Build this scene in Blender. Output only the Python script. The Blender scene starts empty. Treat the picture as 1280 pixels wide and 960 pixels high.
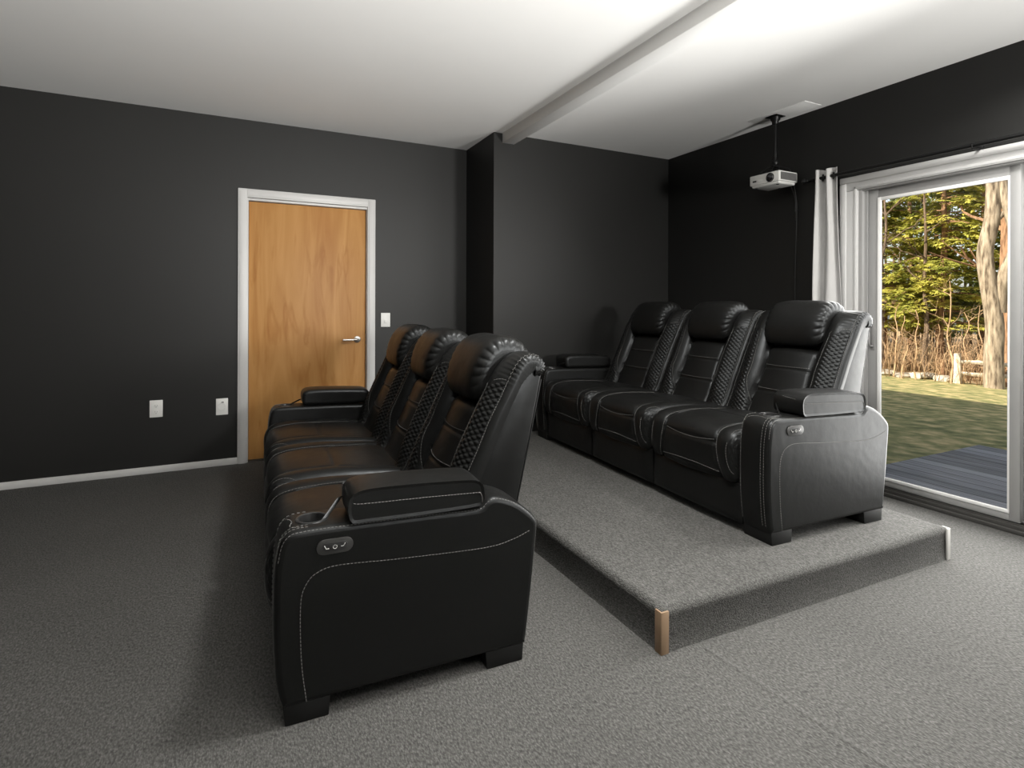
import bpy, bmesh, math, random
from mathutils import Vector, Matrix, noise

R = math.radians
rnd = random.Random(7)
scene = bpy.context.scene
COL = scene.collection

# ------------------------------------------------------------------ helpers
def tag(o, label=None, cat=None, group=None, kind=None):
    if label: o['label'] = label
    if cat: o['category'] = cat
    if group: o['group'] = group
    if kind: o['kind'] = kind
    return o

def empty(name, loc=(0, 0, 0), rz=0.0, parent=None):
    o = bpy.data.objects.new(name, None)
    COL.objects.link(o)
    o.empty_display_size = 0.05
    o.location = loc
    o.rotation_euler = (0, 0, rz)
    if parent: o.parent = parent
    return o

def lerp(a, b, t): return a + (b - a) * t

def smooth(a, b, x):
    t = max(0.0, min(1.0, (x - a) / (b - a)))
    return t * t * (3 - 2 * t)

def resample(pts, n, closed=False):
    """Catmull-Rom curve through pts resampled at n points of equal arc length."""
    P = [Vector(p) for p in pts]
    fine = []
    m = len(P)
    segs = m if closed else m - 1
    for i in range(segs):
        if closed:
            p0, p1, p2, p3 = P[(i - 1) % m], P[i], P[(i + 1) % m], P[(i + 2) % m]
        else:
            p0, p1, p2, p3 = P[max(i - 1, 0)], P[i], P[i + 1], P[min(i + 2, m - 1)]
        for k in range(16):
            t = k / 16
            fine.append(0.5 * ((2 * p1) + (p2 - p0) * t + (2 * p0 - 5 * p1 + 4 * p2 - p3) * t * t
                               + (3 * p1 - p0 - 3 * p2 + p3) * t ** 3))
    fine.append(P[0].copy() if closed else P[-1].copy())
    L = [0.0]
    for i in range(1, len(fine)): L.append(L[-1] + (fine[i] - fine[i - 1]).length)
    out, j = [], 0
    cnt = n if not closed else n + 1
    for k in range(cnt):
        d = L[-1] * k / (cnt - 1)
        while j < len(L) - 2 and L[j + 1] < d: j += 1
        seg = L[j + 1] - L[j]
        t = 0 if seg < 1e-9 else (d - L[j]) / seg
        out.append(fine[j].lerp(fine[j + 1], min(max(t, 0), 1)))
    return out[:-1] if closed else out

class MB:
    """collects shapes and links them as one mesh object"""
    def __init__(s): s.v, s.f, s.m = [], [], []
    def add(s, verts, faces, mat=0):
        o = len(s.v)
        s.v += [tuple(p) for p in verts]
        s.f += [tuple(i + o for i in f) for f in faces]
        s.m += [mat] * len(faces)
        return s
    def addbm(s, bm, mat=0):
        bm.verts.ensure_lookup_table(); bm.verts.index_update()
        s.add([v.co.copy() for v in bm.verts], [[v.index for v in f.verts] for f in bm.faces], mat)
        bm.free()
        return s
    def box(s, x0, x1, y0, y1, z0, z1, mat=0, bev=0.0, seg=2):
        bm = bmesh.new()
        bmesh.ops.create_cube(bm, size=1.0)
        for v in bm.verts:
            v.co = Vector((lerp(x0, x1, v.co.x + .5), lerp(y0, y1, v.co.y + .5), lerp(z0, z1, v.co.z + .5)))
        if bev > 0:
            bmesh.ops.bevel(bm, geom=list(bm.edges), offset=bev, segments=seg, profile=0.5, affect='EDGES')
        return s.addbm(bm, mat)
    def tube(s, pts, r, seg=8, mat=0, closed=False, caps=True):
        P = [Vector(p) for p in pts]
        n = len(P)
        if n < 2: return s
        rr = r if isinstance(r, (list, tuple)) else [r] * n
        verts, faces = [], []
        prev = None
        for i in range(n):
            if closed: t = P[(i + 1) % n] - P[i - 1]
            else: t = P[min(i + 1, n - 1)] - P[max(i - 1, 0)]
            if t.length < 1e-9: t = Vector((0, 0, 1))
            t.normalize()
            if prev is None:
                a = Vector((0, 0, 1)) if abs(t.z) < .9 else Vector((1, 0, 0))
                u = t.cross(a).normalized()
            else:
                u = prev - t * prev.dot(t)
                if u.length < 1e-6: u = t.orthogonal()
                u.normalize()
            prev = u
            w = t.cross(u)
            for k in range(seg):
                a = 2 * math.pi * k / seg
                verts.append(P[i] + (u * math.cos(a) + w * math.sin(a)) * rr[i])
        for i in range(n if closed else n - 1):
            j = (i + 1) % n
            for k in range(seg):
                k2 = (k + 1) % seg
                faces.append((i * seg + k, i * seg + k2, j * seg + k2, j * seg + k))
        if caps and not closed:
            faces.append(tuple(reversed(range(seg))))
            faces.append(tuple((n - 1) * seg + k for k in range(seg)))
        return s.add(verts, faces, mat)
    def grid(s, G, mat=0, closed_u=False, closed_v=False, flip=False):
        n, m = len(G), len(G[0])
        verts = [p for row in G for p in row]
        faces = []
        for i in range(n if closed_u else n - 1):
            for j in range(m if closed_v else m - 1):
                i2, j2 = (i + 1) % n, (j + 1) % m
                q = (i * m + j, i * m + j2, i2 * m + j2, i2 * m + j)
                faces.append(q[::-1] if flip else q)
        return s.add(verts, faces, mat)
    def disc(s, c, n, r, seg=24, mat=0, r2=None):
        c, n = Vector(c), Vector(n).normalized()
        u = n.orthogonal().normalized(); w = n.cross(u)
        return s.add([c + (u * math.cos(2 * math.pi * k / seg) + w * math.sin(2 * math.pi * k / seg)) * r for k in range(seg)],
                     [tuple(range(seg))], mat)
    def lathe(s, c, axis, prof, seg=32, mat=0, cap0=True, cap1=True):
        c, n = Vector(c), Vector(axis).normalized()
        u = n.orthogonal().normalized(); w = n.cross(u)
        verts, faces = [], []
        for (r, h) in prof:
            for k in range(seg):
                a = 2 * math.pi * k / seg
                verts.append(c + n * h + (u * math.cos(a) + w * math.sin(a)) * r)
        for i in range(len(prof) - 1):
            for k in range(seg):
                k2 = (k + 1) % seg
                faces.append((i * seg + k, i * seg + k2, (i + 1) * seg + k2, (i + 1) * seg + k))
        if cap0: faces.append(tuple(reversed(range(seg))))
        if cap1: faces.append(tuple((len(prof) - 1) * seg + k for k in range(seg)))
        return s.add(verts, faces, mat)
    def prism(s, poly, axis, a0, a1, mat=0, bev=0.0, seg=2):
        """poly of 2D points extruded along 'x','y' or 'z' from a0 to a1"""
        def P(p, a):
            if axis == 'y': return (p[0], a, p[1])
            if axis == 'x': return (a, p[0], p[1])
            return (p[0], p[1], a)
        bm = bmesh.new()
        A = [bm.verts.new(P(p, a0)) for p in poly]
        B = [bm.verts.new(P(p, a1)) for p in poly]
        n = len(poly)
        bm.faces.new(A); bm.faces.new(B[::-1])
        for i in range(n):
            bm.faces.new((A[i], B[i], B[(i + 1) % n], A[(i + 1) % n]))
        bmesh.ops.recalc_face_normals(bm, faces=bm.faces)
        if bev > 0:
            bmesh.ops.bevel(bm, geom=list(bm.edges), offset=bev, segments=seg, profile=0.5, affect='EDGES')
        return s.addbm(bm, mat)
    def dashes(s, pts, r=.0013, dash=.008, gap=.004, mat=0, seg=5):
        """a row of stitches along a polyline"""
        P = [Vector(p) for p in pts]
        L = [0.0]
        for i in range(1, len(P)): L.append(L[-1] + (P[i] - P[i - 1]).length)
        def at(d):
            for i in range(1, len(P)):
                if L[i] >= d:
                    sg = L[i] - L[i - 1]
                    return P[i - 1].lerp(P[i], (d - L[i - 1]) / sg if sg > 1e-9 else 0)
            return P[-1]
        d = 0.0
        while d + dash < L[-1]:
            s.tube([at(d), at(d + dash / 2), at(d + dash)], [r * .7, r, r * .7], seg, mat)
            d += dash + gap
        return s
    def build(s, name, mats, parent=None, angle=35, recalc=True):
        me = bpy.data.meshes.new(name)
        me.from_pydata(s.v, [], s.f)
        for mt in (mats if isinstance(mats, (list, tuple)) else [mats]): me.materials.append(mt)
        me.polygons.foreach_set('material_index', s.m)
        me.update()
        if recalc:
            bm = bmesh.new(); bm.from_mesh(me)
            bmesh.ops.recalc_face_normals(bm, faces=bm.faces)
            bm.to_mesh(me); bm.free()
        me.polygons.foreach_set('use_smooth', [True] * len(me.polygons))
        if angle < 179: me.set_sharp_from_angle(angle=R(angle))
        o = bpy.data.objects.new(name, me)
        COL.objects.link(o)
        if parent: o.parent = parent
        return o

def copy_tree(o, parent=None):
    c = o.copy(); COL.objects.link(c)
    if parent is not None: c.parent = parent
    for ch in [x for x in bpy.data.objects if x.parent == o]:
        copy_tree(ch, c)
    return c

# ---------------------------------------------------------------- materials
def mat_new(name):
    m = bpy.data.materials.new(name); m.use_nodes = True
    nt = m.node_tree
    return m, nt, nt.nodes['Principled BSDF'], nt.nodes['Material Output']

def node(nt, t, **kw):
    n = nt.nodes.new(t)
    for k, v in kw.items():
        if k in n.inputs: n.inputs[k].default_value = v
        else: setattr(n, k, v)
    return n

def mat(name, col, rough=.5, metal=0.0, bump=0.0, bscale=200.0, var=0.0, vscale=8.0, spec=.5, coord='Object', detail=3.0, coat=0.0):
    m, nt, b, out = mat_new(name)
    b.inputs['Base Color'].default_value = (*col, 1)
    b.inputs['Roughness'].default_value = rough
    b.inputs['Metallic'].default_value = metal
    b.inputs['Specular IOR Level'].default_value = spec
    b.inputs['Coat Weight'].default_value = coat
    tc = node(nt, 'ShaderNodeTexCoord')
    if var > 0:
        n = node(nt, 'ShaderNodeTexNoise', Scale=vscale, Detail=detail)
        nt.links.new(tc.outputs[coord], n.inputs['Vector'])
        r = node(nt, 'ShaderNodeValToRGB')
        r.color_ramp.elements[0].position = .3; r.color_ramp.elements[1].position = .7
        r.color_ramp.elements[0].color = (*[c * (1 - var) for c in col], 1)
        r.color_ramp.elements[1].color = (*[min(1, c * (1 + var)) for c in col], 1)
        nt.links.new(n.outputs['Fac'], r.inputs['Fac'])
        nt.links.new(r.outputs['Color'], b.inputs['Base Color'])
    if bump > 0:
        n = node(nt, 'ShaderNodeTexNoise', Scale=bscale, Detail=detail)
        nt.links.new(tc.outputs[coord], n.inputs['Vector'])
        bp = node(nt, 'ShaderNodeBump', Strength=bump, Distance=.002)
        nt.links.new(n.outputs['Fac'], bp.inputs['Height'])
        nt.links.new(bp.outputs['Normal'], b.inputs['Normal'])
    return m

def mat_leather():
    m, nt, b, out = mat_new('black_leather')
    b.inputs['Base Color'].default_value = (.0065, .0064, .006, 1)
    b.inputs['Specular IOR Level'].default_value = .25
    b.inputs['Specular Tint'].default_value = (.93, .97, 1, 1)
    tc = node(nt, 'ShaderNodeTexCoord')
    v = node(nt, 'ShaderNodeTexVoronoi', Scale=380.0)
    n = node(nt, 'ShaderNodeTexNoise', Scale=26.0, Detail=3.0)
    n2 = node(nt, 'ShaderNodeTexNoise', Scale=7.0, Detail=2.0)
    for q in (v, n, n2): nt.links.new(tc.outputs['Object'], q.inputs['Vector'])
    b1 = node(nt, 'ShaderNodeBump', Strength=.10, Distance=.001)
    b2 = node(nt, 'ShaderNodeBump', Strength=.13, Distance=.006)
    b3 = node(nt, 'ShaderNodeBump', Strength=.09, Distance=.02)
    nt.links.new(v.outputs['Distance'], b1.inputs['Height'])
    nt.links.new(n.outputs['Fac'], b2.inputs['Height'])
    nt.links.new(n2.outputs['Fac'], b3.inputs['Height'])
    nt.links.new(b3.outputs['Normal'], b2.inputs['Normal'])
    nt.links.new(b2.outputs['Normal'], b1.inputs['Normal'])
    nt.links.new(b1.outputs['Normal'], b.inputs['Normal'])
    mr = node(nt, 'ShaderNodeMapRange')
    mr.inputs['To Min'].default_value = .32; mr.inputs['To Max'].default_value = .45
    nt.links.new(n.outputs['Fac'], mr.inputs['Value'])
    nt.links.new(mr.outputs['Result'], b.inputs['Roughness'])
    return m

def mat_carpet(name, base, seam=False):
    m, nt, b, out = mat_new(name)
    b.inputs['Roughness'].default_value = .95
    b.inputs['Specular IOR Level'].default_value = .12
    tc = node(nt, 'ShaderNodeTexCoord')
    mp = node(nt, 'ShaderNodeMapping')
    mp.inputs['Scale'].default_value = (1.0, .55, 1.0)
    mp.inputs['Rotation'].default_value = (0, 0, R(14))
    nt.links.new(tc.outputs['Object'], mp.inputs['Vector'])
    v = node(nt, 'ShaderNodeTexVoronoi', Scale=210.0)
    n = node(nt, 'ShaderNodeTexNoise', Scale=150.0, Detail=3.0)
    n2 = node(nt, 'ShaderNodeTexNoise', Scale=1.3, Detail=4.0)
    for q in (v, n): nt.links.new(mp.outputs['Vector'], q.inputs['Vector'])
    nt.links.new(tc.outputs['Object'], n2.inputs['Vector'])
    r = node(nt, 'ShaderNodeValToRGB')
    r.color_ramp.elements[0].position = .0; r.color_ramp.elements[1].position = .75
    r.color_ramp.elements[0].color = (*[c * 1.10 for c in base], 1)
    r.color_ramp.elements[1].color = (*[c * .70 for c in base], 1)
    nt.links.new(v.outputs['Distance'], r.inputs['Fac'])
    mx = node(nt, 'ShaderNodeMix', data_type='RGBA', blend_type='MULTIPLY')
    mx.inputs['Factor'].default_value = 1.0
    mr = node(nt, 'ShaderNodeMapRange')
    mr.inputs['From Min'].default_value = .3; mr.inputs['From Max'].default_value = .7
    mr.inputs['To Min'].default_value = .62; mr.inputs['To Max'].default_value = 1.38
    nt.links.new(n.outputs['Fac'], mr.inputs['Value'])
    mr2 = node(nt, 'ShaderNodeMapRange')
    mr2.inputs['From Min'].default_value = .3; mr2.inputs['From Max'].default_value = .7
    mr2.inputs['To Min'].default_value = .93; mr2.inputs['To Max'].default_value = 1.07
    nt.links.new(n2.outputs['Fac'], mr2.inputs['Value'])
    mm = node(nt, 'ShaderNodeMath', operation='MULTIPLY')
    nt.links.new(mr.outputs['Result'], mm.inputs[0]); nt.links.new(mr2.outputs['Result'], mm.inputs[1])
    nt.links.new(r.outputs['Color'], mx.inputs['A'])
    nt.links.new(mm.outputs[0], mx.inputs['B'])
    nt.links.new(mx.outputs['Result'], b.inputs['Base Color'])
    sub = node(nt, 'ShaderNodeMath', operation='SUBTRACT')
    nt.links.new(n.outputs['Fac'], sub.inputs[0]); nt.links.new(v.outputs['Distance'], sub.inputs[1])
    bp = node(nt, 'ShaderNodeBump', Strength=.5, Distance=.004)
    nt.links.new(sub.outputs[0], bp.inputs['Height'])
    if seam:          # the joint between two widths of carpet, a low ridge running towards the viewer
        sx = node(nt, 'ShaderNodeSeparateXYZ'); nt.links.new(tc.outputs['Object'], sx.inputs[0])
        m1 = node(nt, 'ShaderNodeMath', operation='MULTIPLY_ADD'); m1.inputs[1].default_value = .069; nt.links.new(sx.outputs[1], m1.inputs[0]); nt.links.new(sx.outputs[0], m1.inputs[2])
        m2 = node(nt, 'ShaderNodeMath', operation='SUBTRACT'); m2.inputs[1].default_value = 1.602; nt.links.new(m1.outputs[0], m2.inputs[0])
        m3 = node(nt, 'ShaderNodeMath', operation='ABSOLUTE'); nt.links.new(m2.outputs[0], m3.inputs[0])
        m4 = node(nt, 'ShaderNodeMapRange', interpolation_type='SMOOTHSTEP'); m4.inputs['From Max'].default_value = .016; m4.inputs['To Min'].default_value = 1.0; m4.inputs['To Max'].default_value = 0.0
        nt.links.new(m3.outputs[0], m4.inputs['Value'])
        m5 = node(nt, 'ShaderNodeMath', operation='LESS_THAN'); m5.inputs[1].default_value = 1.45; nt.links.new(sx.outputs[1], m5.inputs[0])
        m6 = node(nt, 'ShaderNodeMath', operation='MULTIPLY'); nt.links.new(m4.outputs['Result'], m6.inputs[0]); nt.links.new(m5.outputs[0], m6.inputs[1])
        bs = node(nt, 'ShaderNodeBump', Strength=.9, Distance=.005); nt.links.new(m6.outputs[0], bs.inputs['Height']); nt.links.new(bs.outputs['Normal'], bp.inputs['Normal'])
    nt.links.new(bp.outputs['Normal'], b.inputs['Normal'])
    return m

def mat_door_wood():
    m, nt, b, out = mat_new('maple_veneer')
    b.inputs['Roughness'].default_value = .5; b.inputs['Specular IOR Level'].default_value = .25
    tc = node(nt, 'ShaderNodeTexCoord')
    mp = node(nt, 'ShaderNodeMapping'); mp.inputs['Scale'].default_value = (5.0, 5.0, .55)
    nt.links.new(tc.outputs['Object'], mp.inputs['Vector'])
    n = node(nt, 'ShaderNodeTexNoise', Scale=1.6, Detail=6.0, Distortion=1.6)
    nt.links.new(mp.outputs['Vector'], n.inputs['Vector'])
    r = node(nt, 'ShaderNodeValToRGB')
    e = r.color_ramp.elements
    e[0].position = .25; e[0].color = (.34, .15, .042, 1)
    e[1].position = .72; e[1].color = (.46, .24, .082, 1)
    x = e.new(.5); x.color = (.41, .205, .064, 1)
    nt.links.new(n.outputs['Fac'], r.inputs['Fac'])
    # cathedral figure low in the middle of the leaf
    w = node(nt, 'ShaderNodeTexNoise', Scale=2.2, Detail=3.0, Distortion=.6)
    mp2 = node(nt, 'ShaderNodeMapping'); mp2.inputs['Scale'].default_value = (4.2, 1.0, .8)
    mp2.inputs['Location'].default_value = (1.7, 0, .4)
    nt.links.new(tc.outputs['Object'], mp2.inputs['Vector']); nt.links.new(mp2.outputs['Vector'], w.inputs['Vector'])
    r2 = node(nt, 'ShaderNodeValToRGB')
    r2.color_ramp.elements[0].position = .56; r2.color_ramp.elements[0].color = (1, 1, 1, 1)
    r2.color_ramp.elements[1].position = .64; r2.color_ramp.elements[1].color = (.80, .70, .58, 1)
    x = r2.color_ramp.elements.new(.72); x.color = (1, .98, .96, 1)
    nt.links.new(w.outputs['Fac'], r2.inputs['Fac'])
    mx = node(nt, 'ShaderNodeMix', data_type='RGBA', blend_type='MULTIPLY'); mx.inputs['Factor'].default_value = .75
    nt.links.new(r.outputs['Color'], mx.inputs['A']); nt.links.new(r2.outputs['Color'], mx.inputs['B'])
    nt.links.new(mx.outputs['Result'], b.inputs['Base Color'])
    return m

def mat_glass():
    m, nt, b, out = mat_new('window_glass')
    nt.nodes.remove(b)
    t = node(nt, 'ShaderNodeBsdfTransparent')
    g = node(nt, 'ShaderNodeBsdfGlossy'); g.inputs['Roughness'].default_value = 0.0
    fr = node(nt, 'ShaderNodeFresnel', IOR=1.45)
    mm = node(nt, 'ShaderNodeMath', operation='MULTIPLY'); mm.inputs[1].default_value = .6
    mx = node(nt, 'ShaderNodeMixShader')
    nt.links.new(fr.outputs[0], mm.inputs[0]); nt.links.new(mm.outputs[0], mx.inputs[0])
    nt.links.new(t.outputs[0], mx.inputs[1]); nt.links.new(g.outputs[0], mx.inputs[2])
    nt.links.new(mx.outputs[0], out.inputs[0])
    return m

def mat_boards(name, c0, c1, width, axis=0, rough=.75):
    """boards side by side along one object axis with dark joints and weathered grain"""
    m, nt, b, out = mat_new(name)
    b.inputs['Roughness'].default_value = rough
    tc = node(nt, 'ShaderNodeTexCoord')
    sx = node(nt, 'ShaderNodeSeparateXYZ'); nt.links.new(tc.outputs['Object'], sx.inputs[0])
    dv = node(nt, 'ShaderNodeMath', operation='DIVIDE'); dv.inputs[1].default_value = width
    nt.links.new(sx.outputs[axis], dv.inputs[0])
    fl = node(nt, 'ShaderNodeMath', operation='FLOOR'); nt.links.new(dv.outputs[0], fl.inputs[0])
    fr = node(nt, 'ShaderNodeMath', operation='FRACT'); nt.links.new(dv.outputs[0], fr.inputs[0])
    wn = node(nt, 'ShaderNodeTexWhiteNoise', noise_dimensions='1D'); nt.links.new(fl.outputs[0], wn.inputs['W'])
    mp = node(nt, 'ShaderNodeMapping')
    mp.inputs['Scale'].default_value = (30, 1.2, 1) if axis == 0 else (1.2, 30, 1)
    nt.links.new(tc.outputs['Object'], mp.inputs['Vector'])
    n = node(nt, 'ShaderNodeTexNoise', Scale=2.0, Detail=5.0); nt.links.new(mp.outputs['Vector'], n.inputs['Vector'])
    ad = node(nt, 'ShaderNodeMath', operation='MULTIPLY_ADD'); ad.inputs[1].default_value = .45
    nt.links.new(wn.outputs['Value'], ad.inputs[0]); nt.links.new(n.outputs['Fac'], ad.inputs[2])
    r = node(nt, 'ShaderNodeValToRGB')
    r.color_ramp.elements[0].position = .4; r.color_ramp.elements[0].color = (*c0, 1)
    r.color_ramp.elements[1].position = .95; r.color_ramp.elements[1].color = (*c1, 1)
    nt.links.new(ad.outputs[0], r.inputs['Fac'])
    gt = node(nt, 'ShaderNodeMath', operation='GREATER_THAN'); gt.inputs[1].default_value = .07
    nt.links.new(fr.outputs[0], gt.inputs[0])
    mx = node(nt, 'ShaderNodeMix', data_type='RGBA', blend_type='MIX')
    mx.inputs['A'].default_value = (.008, .008, .009, 1)
    nt.links.new(gt.outputs[0], mx.inputs['Factor']); nt.links.new(r.outputs['Color'], mx.inputs['B'])
    nt.links.new(mx.outputs['Result'], b.inputs['Base Color'])
    return m

def mat_ramp(name, cols, scale, rough=.9, coord='Object', detail=6.0, stretch=(1, 1, 1), bump=0.0, trans=0.0):
    m, nt, b, out = mat_new(name)
    b.inputs['Roughness'].default_value = rough
    b.inputs['Specular IOR Level'].default_value = .2
    tc = node(nt, 'ShaderNodeTexCoord')
    mp = node(nt, 'ShaderNodeMapping'); mp.inputs['Scale'].default_value = stretch
    nt.links.new(tc.outputs[coord], mp.inputs['Vector'])
    n = node(nt, 'ShaderNodeTexNoise', Scale=scale, Detail=detail)
    nt.links.new(mp.outputs['Vector'], n.inputs['Vector'])
    r = node(nt, 'ShaderNodeValToRGB')
    e = r.color_ramp.elements
    k = len(cols)
    e[0].position = .3; e[0].color = (*cols[0], 1)
    e[1].position = .7; e[1].color = (*cols[-1], 1)
    for i in range(1, k - 1):
        x = e.new(.3 + .4 * i / (k - 1)); x.color = (*cols[i], 1)
    nt.links.new(n.outputs['Fac'], r.inputs['Fac'])
    nt.links.new(r.outputs['Color'], b.inputs['Base Color'])
    if bump:
        bp = node(nt, 'ShaderNodeBump', Strength=bump, Distance=.02)
        nt.links.new(n.outputs['Fac'], bp.inputs['Height']); nt.links.new(bp.outputs['Normal'], b.inputs['Normal'])
    if trans:
        tl = node(nt, 'ShaderNodeBsdfTranslucent'); nt.links.new(r.outputs['Color'], tl.inputs['Color'])
        mx = node(nt, 'ShaderNodeMixShader'); mx.inputs[0].default_value = trans
        nt.links.new(b.outputs[0], mx.inputs[1]); nt.links.new(tl.outputs[0], mx.inputs[2])
        nt.links.new(mx.outputs[0], out.inputs[0])
    return m

M = {}
M['leather'] = mat_leather()
M['thread'] = mat('grey_thread', (.14, .138, .132), .8, spec=.2)
M['foot'] = mat('black_foot', (.007, .007, .0068), .55, bump=.05, spec=.25)
M['plastic'] = mat('black_plastic', (.02, .02, .02), .35, bump=.05)
M['panel_grey'] = mat('dark_grey_plastic', (.028, .0276, .0265), .45, bump=.05)
M['mark'] = mat('pale_print', (.55, .55, .53), .5, bump=.02)
M['black_metal'] = mat('black_metal', (.012, .012, .012), .38, .6, bump=.05)
M['steel'] = mat('brushed_steel', (.55, .53, .50), .32, 1.0, bump=.06, bscale=90)
M['wall'] = mat('charcoal_wall_paint', (.013, .0128, .012), .5, bump=.12, bscale=160, var=.06, vscale=1.2, spec=.3)
M['ceiling'] = mat('white_ceiling_paint', (.86, .855, .84), .85, bump=.06, bscale=120, var=.01, vscale=2)
M['trim'] = mat('white_trim_paint', (.53, .525, .515), .42, bump=.05, bscale=60, var=.015, vscale=3)
M['frame'] = mat('grey_white_vinyl', (.30, .297, .29), .4, bump=.03, bscale=60, var=.015)
M['bead'] = mat('white_vinyl_bead', (.84, .83, .81), .35, bump=.02)
M['gasket'] = mat('dark_track', (.045, .043, .04), .5, bump=.05)
M['white_plastic'] = mat('white_plastic', (.74, .735, .71), .4, bump=.02)
M['slot'] = mat('dark_slot', (.16, .155, .15), .6, bump=.02)
M['projector'] = mat('white_projector_shell', (.66, .655, .63), .42, bump=.03)
M['grille'] = mat('grey_grille', (.22, .215, .21), .5, bump=.03)
M['lens'] = mat('lens_glass', (.01, .01, .012), .05, bump=.0, spec=.8)
M['curtain'] = mat('grey_curtain_cloth', (.46, .452, .44), .85, bump=.35, bscale=420, var=.03, vscale=6)
M['strip'] = mat_ramp('raw_pine', [(.19, .122, .072), (.25, .172, .11), (.22, .145, .09)], 6, .6, stretch=(8, 8, .7))
M['strip_pale'] = mat('pale_painted_wood', (.42, .41, .39), .5, bump=.05, bscale=40, var=.03)
M['door'] = mat_door_wood()
M['carpet'] = mat_carpet('grey_loop_carpet', (.096, .0945, .0895))
M['floor_carpet'] = mat_carpet('grey_loop_floor_carpet', (.096, .0945, .0895), True)
M['glass'] = mat_glass()
M['deck'] = mat_boards('weathered_deck_boards', (.08, .083, .09), (.34, .345, .36), .14, 0)
M['rail'] = mat_ramp('weathered_fence_wood', [(.40, .33, .24), (.62, .54, .42), (.5, .42, .31)], 9, .85, stretch=(1, 1, 1))
M['bark'] = mat_ramp('grey_brown_bark', [(.07, .052, .036), (.24, .195, .14), (.38, .32, .24)], 5, .9, stretch=(3, 3, .6), bump=.8)
M['bark_red'] = mat_ramp('reddish_bark', [(.10, .055, .03), (.26, .15, .085), (.36, .22, .13)], 6, .9, stretch=(3, 3, .5), bump=.8)
M['bark_dark'] = mat_ramp('dark_bark', [(.05, .035, .022), (.12, .085, .055), (.18, .13, .09)], 6, .9, stretch=(3, 3, .5), bump=.8)
M['twig'] = mat_ramp('tan_twigs', [(.22, .14, .08), (.42, .29, .17), (.36, .23, .13)], 3, .9)
M['needles'] = mat_ramp('hemlock_needles', [(.16, .19, .035), (.44, .43, .085), (.68, .60, .15)], 1.3, .7, trans=.35)
M['needles_dark'] = mat_ramp('deep_green_needles', [(.10, .14, .05), (.27, .32, .07), (.50, .50, .11)], 1.3, .7, trans=.3)
M['stone'] = mat_ramp('fieldstone', [(.22, .19, .15), (.48, .43, .35), (.62, .56, .46)], 3, .9, bump=.5)
M['lawn'] = mat_ramp('patchy_lawn', [(.12, .135, .055), (.27, .26, .11), (.58, .45, .23)], 4.5, .95, detail=10.0, bump=.7)
M['litter'] = mat_ramp('leaf_litter', [(.30, .20, .11), (.50, .36, .21), (.42, .29, .16)], 2.0, .95, detail=8.0, bump=.6)
M['siding'] = mat('house_siding', (.45, .44, .42), .7, bump=.1)

# ---------------------------------------------------------------- the room
CH = 2.644                      # ceiling height
XL, XR, YF, YB, YS = -2.9, 3.765, -2.3, 4.74, 4.14
XS = 1.90                       # where the back wall steps forward
OP = (.62, 2.30, 2.02)          # sliding door opening: y0, y1, top

def struct(o): o['kind'] = 'structure'; return o

b = MB(); b.box(XL - .15, XR, YF - .15, YB + .15, -.2, 0)
struct(b.build('floor', M['floor_carpet']))
b = MB(); b.box(XL - .15, XR + .15, YF - .15, YB + .15, CH, CH + .2)
struct(b.build('ceiling', M['ceiling']))
b = MB(); b.box(XL - .15, XL, YF, YB, 0, CH); struct(b.build('wall_left', M['wall']))
b = MB(); b.box(XL, XR, YF - .15, YF, 0, CH); struct(b.build('wall_front', M['wall']))
# back wall with the opening of the wooden door, and its step forward
DX0, DX1, DZ = .075, 1.015, 2.045
b = MB()
b.box(XL, DX0, YB, YB + .15, 0, CH); b.box(DX0, DX1, YB, YB + .15, DZ, CH); b.box(DX1, XS, YB, YB + .15, 0, CH)
b.box(XS, XR, YS, YB + .15, 0, CH)
struct(b.build('wall_back', M['wall']))
b = MB()
b.box(XR, XR + .15, YF, OP[0], 0, CH); b.box(XR, XR + .15, OP[0], OP[1], OP[2], CH); b.box(XR, XR + .15, OP[1], YB, 0, CH)
struct(b.build('wall_right', M['wall']))
b = MB(); b.box(1.975, 2.085, YF, YS, CH - .08, CH + .01, bev=.004)
struct(b.build('trim_1', M['ceiling']))
# baseboards
b = MB(); b.box(XL, .02, YB - .014, YB, 0, .05, bev=.004); struct(b.build('baseboard_back', M['trim']))
b = MB(); b.box(1.068, XS, YB - .014, YB, 0, .05, bev=.004); struct(b.build('baseboard_step', M['trim']))
b = MB(); b.box(XL, XL + .014, YF, YB - .014, 0, .05, bev=.004); struct(b.build('baseboard_left', M['trim']))
# thin cover plate on the ceiling round the projector mount
b = MB(); b.box(3.53, 3.71, 2.53, 3.01, CH - .003, CH + .002, bev=.001)
struct(b.build('trim_2', M['ceiling']))

# wooden door
d1 = struct(empty('door_1', (.545, YB, 0)))
ox = -.545
b = MB()
for x0, x1 in ((.02, .086), (1.0, 1.066)):
    b.box(x0 + ox, x1 + ox, -.018, 0.0, 0, 2.112, bev=.004)
    b.box(x0 + ox + .012, x1 + ox - .012, -.022, -.016, 0, 2.095, bev=.003)
b.box(.084 + ox, 1.002 + ox, -.018, 0.0, 2.046, 2.112, bev=.004)
b.box(.084 + ox, 1.002 + ox, -.022, -.016, 2.058, 2.100, bev=.003)
b.build('casing', M['trim'], d1)
b = MB()
b.box(.076 + ox, .094 + ox, -.004, .145, 0, 2.03, bev=.002); b.box(.996 + ox, 1.014 + ox, -.004, .145, 0, 2.03, bev=.002)
b.box(.076 + ox, 1.014 + ox, -.004, .145, 2.026, 2.044, bev=.002)
b.box(.094 + ox, .106 + ox, .072, .12, 0, 2.026); b.box(.984 + ox, .996 + ox, .072, .12, 0, 2.026)
b.build('jamb', M['trim'], d1)
b = MB(); b.box(.097 + ox, .993 + ox, .03, .068, .012, 2.022, bev=.002)
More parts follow.
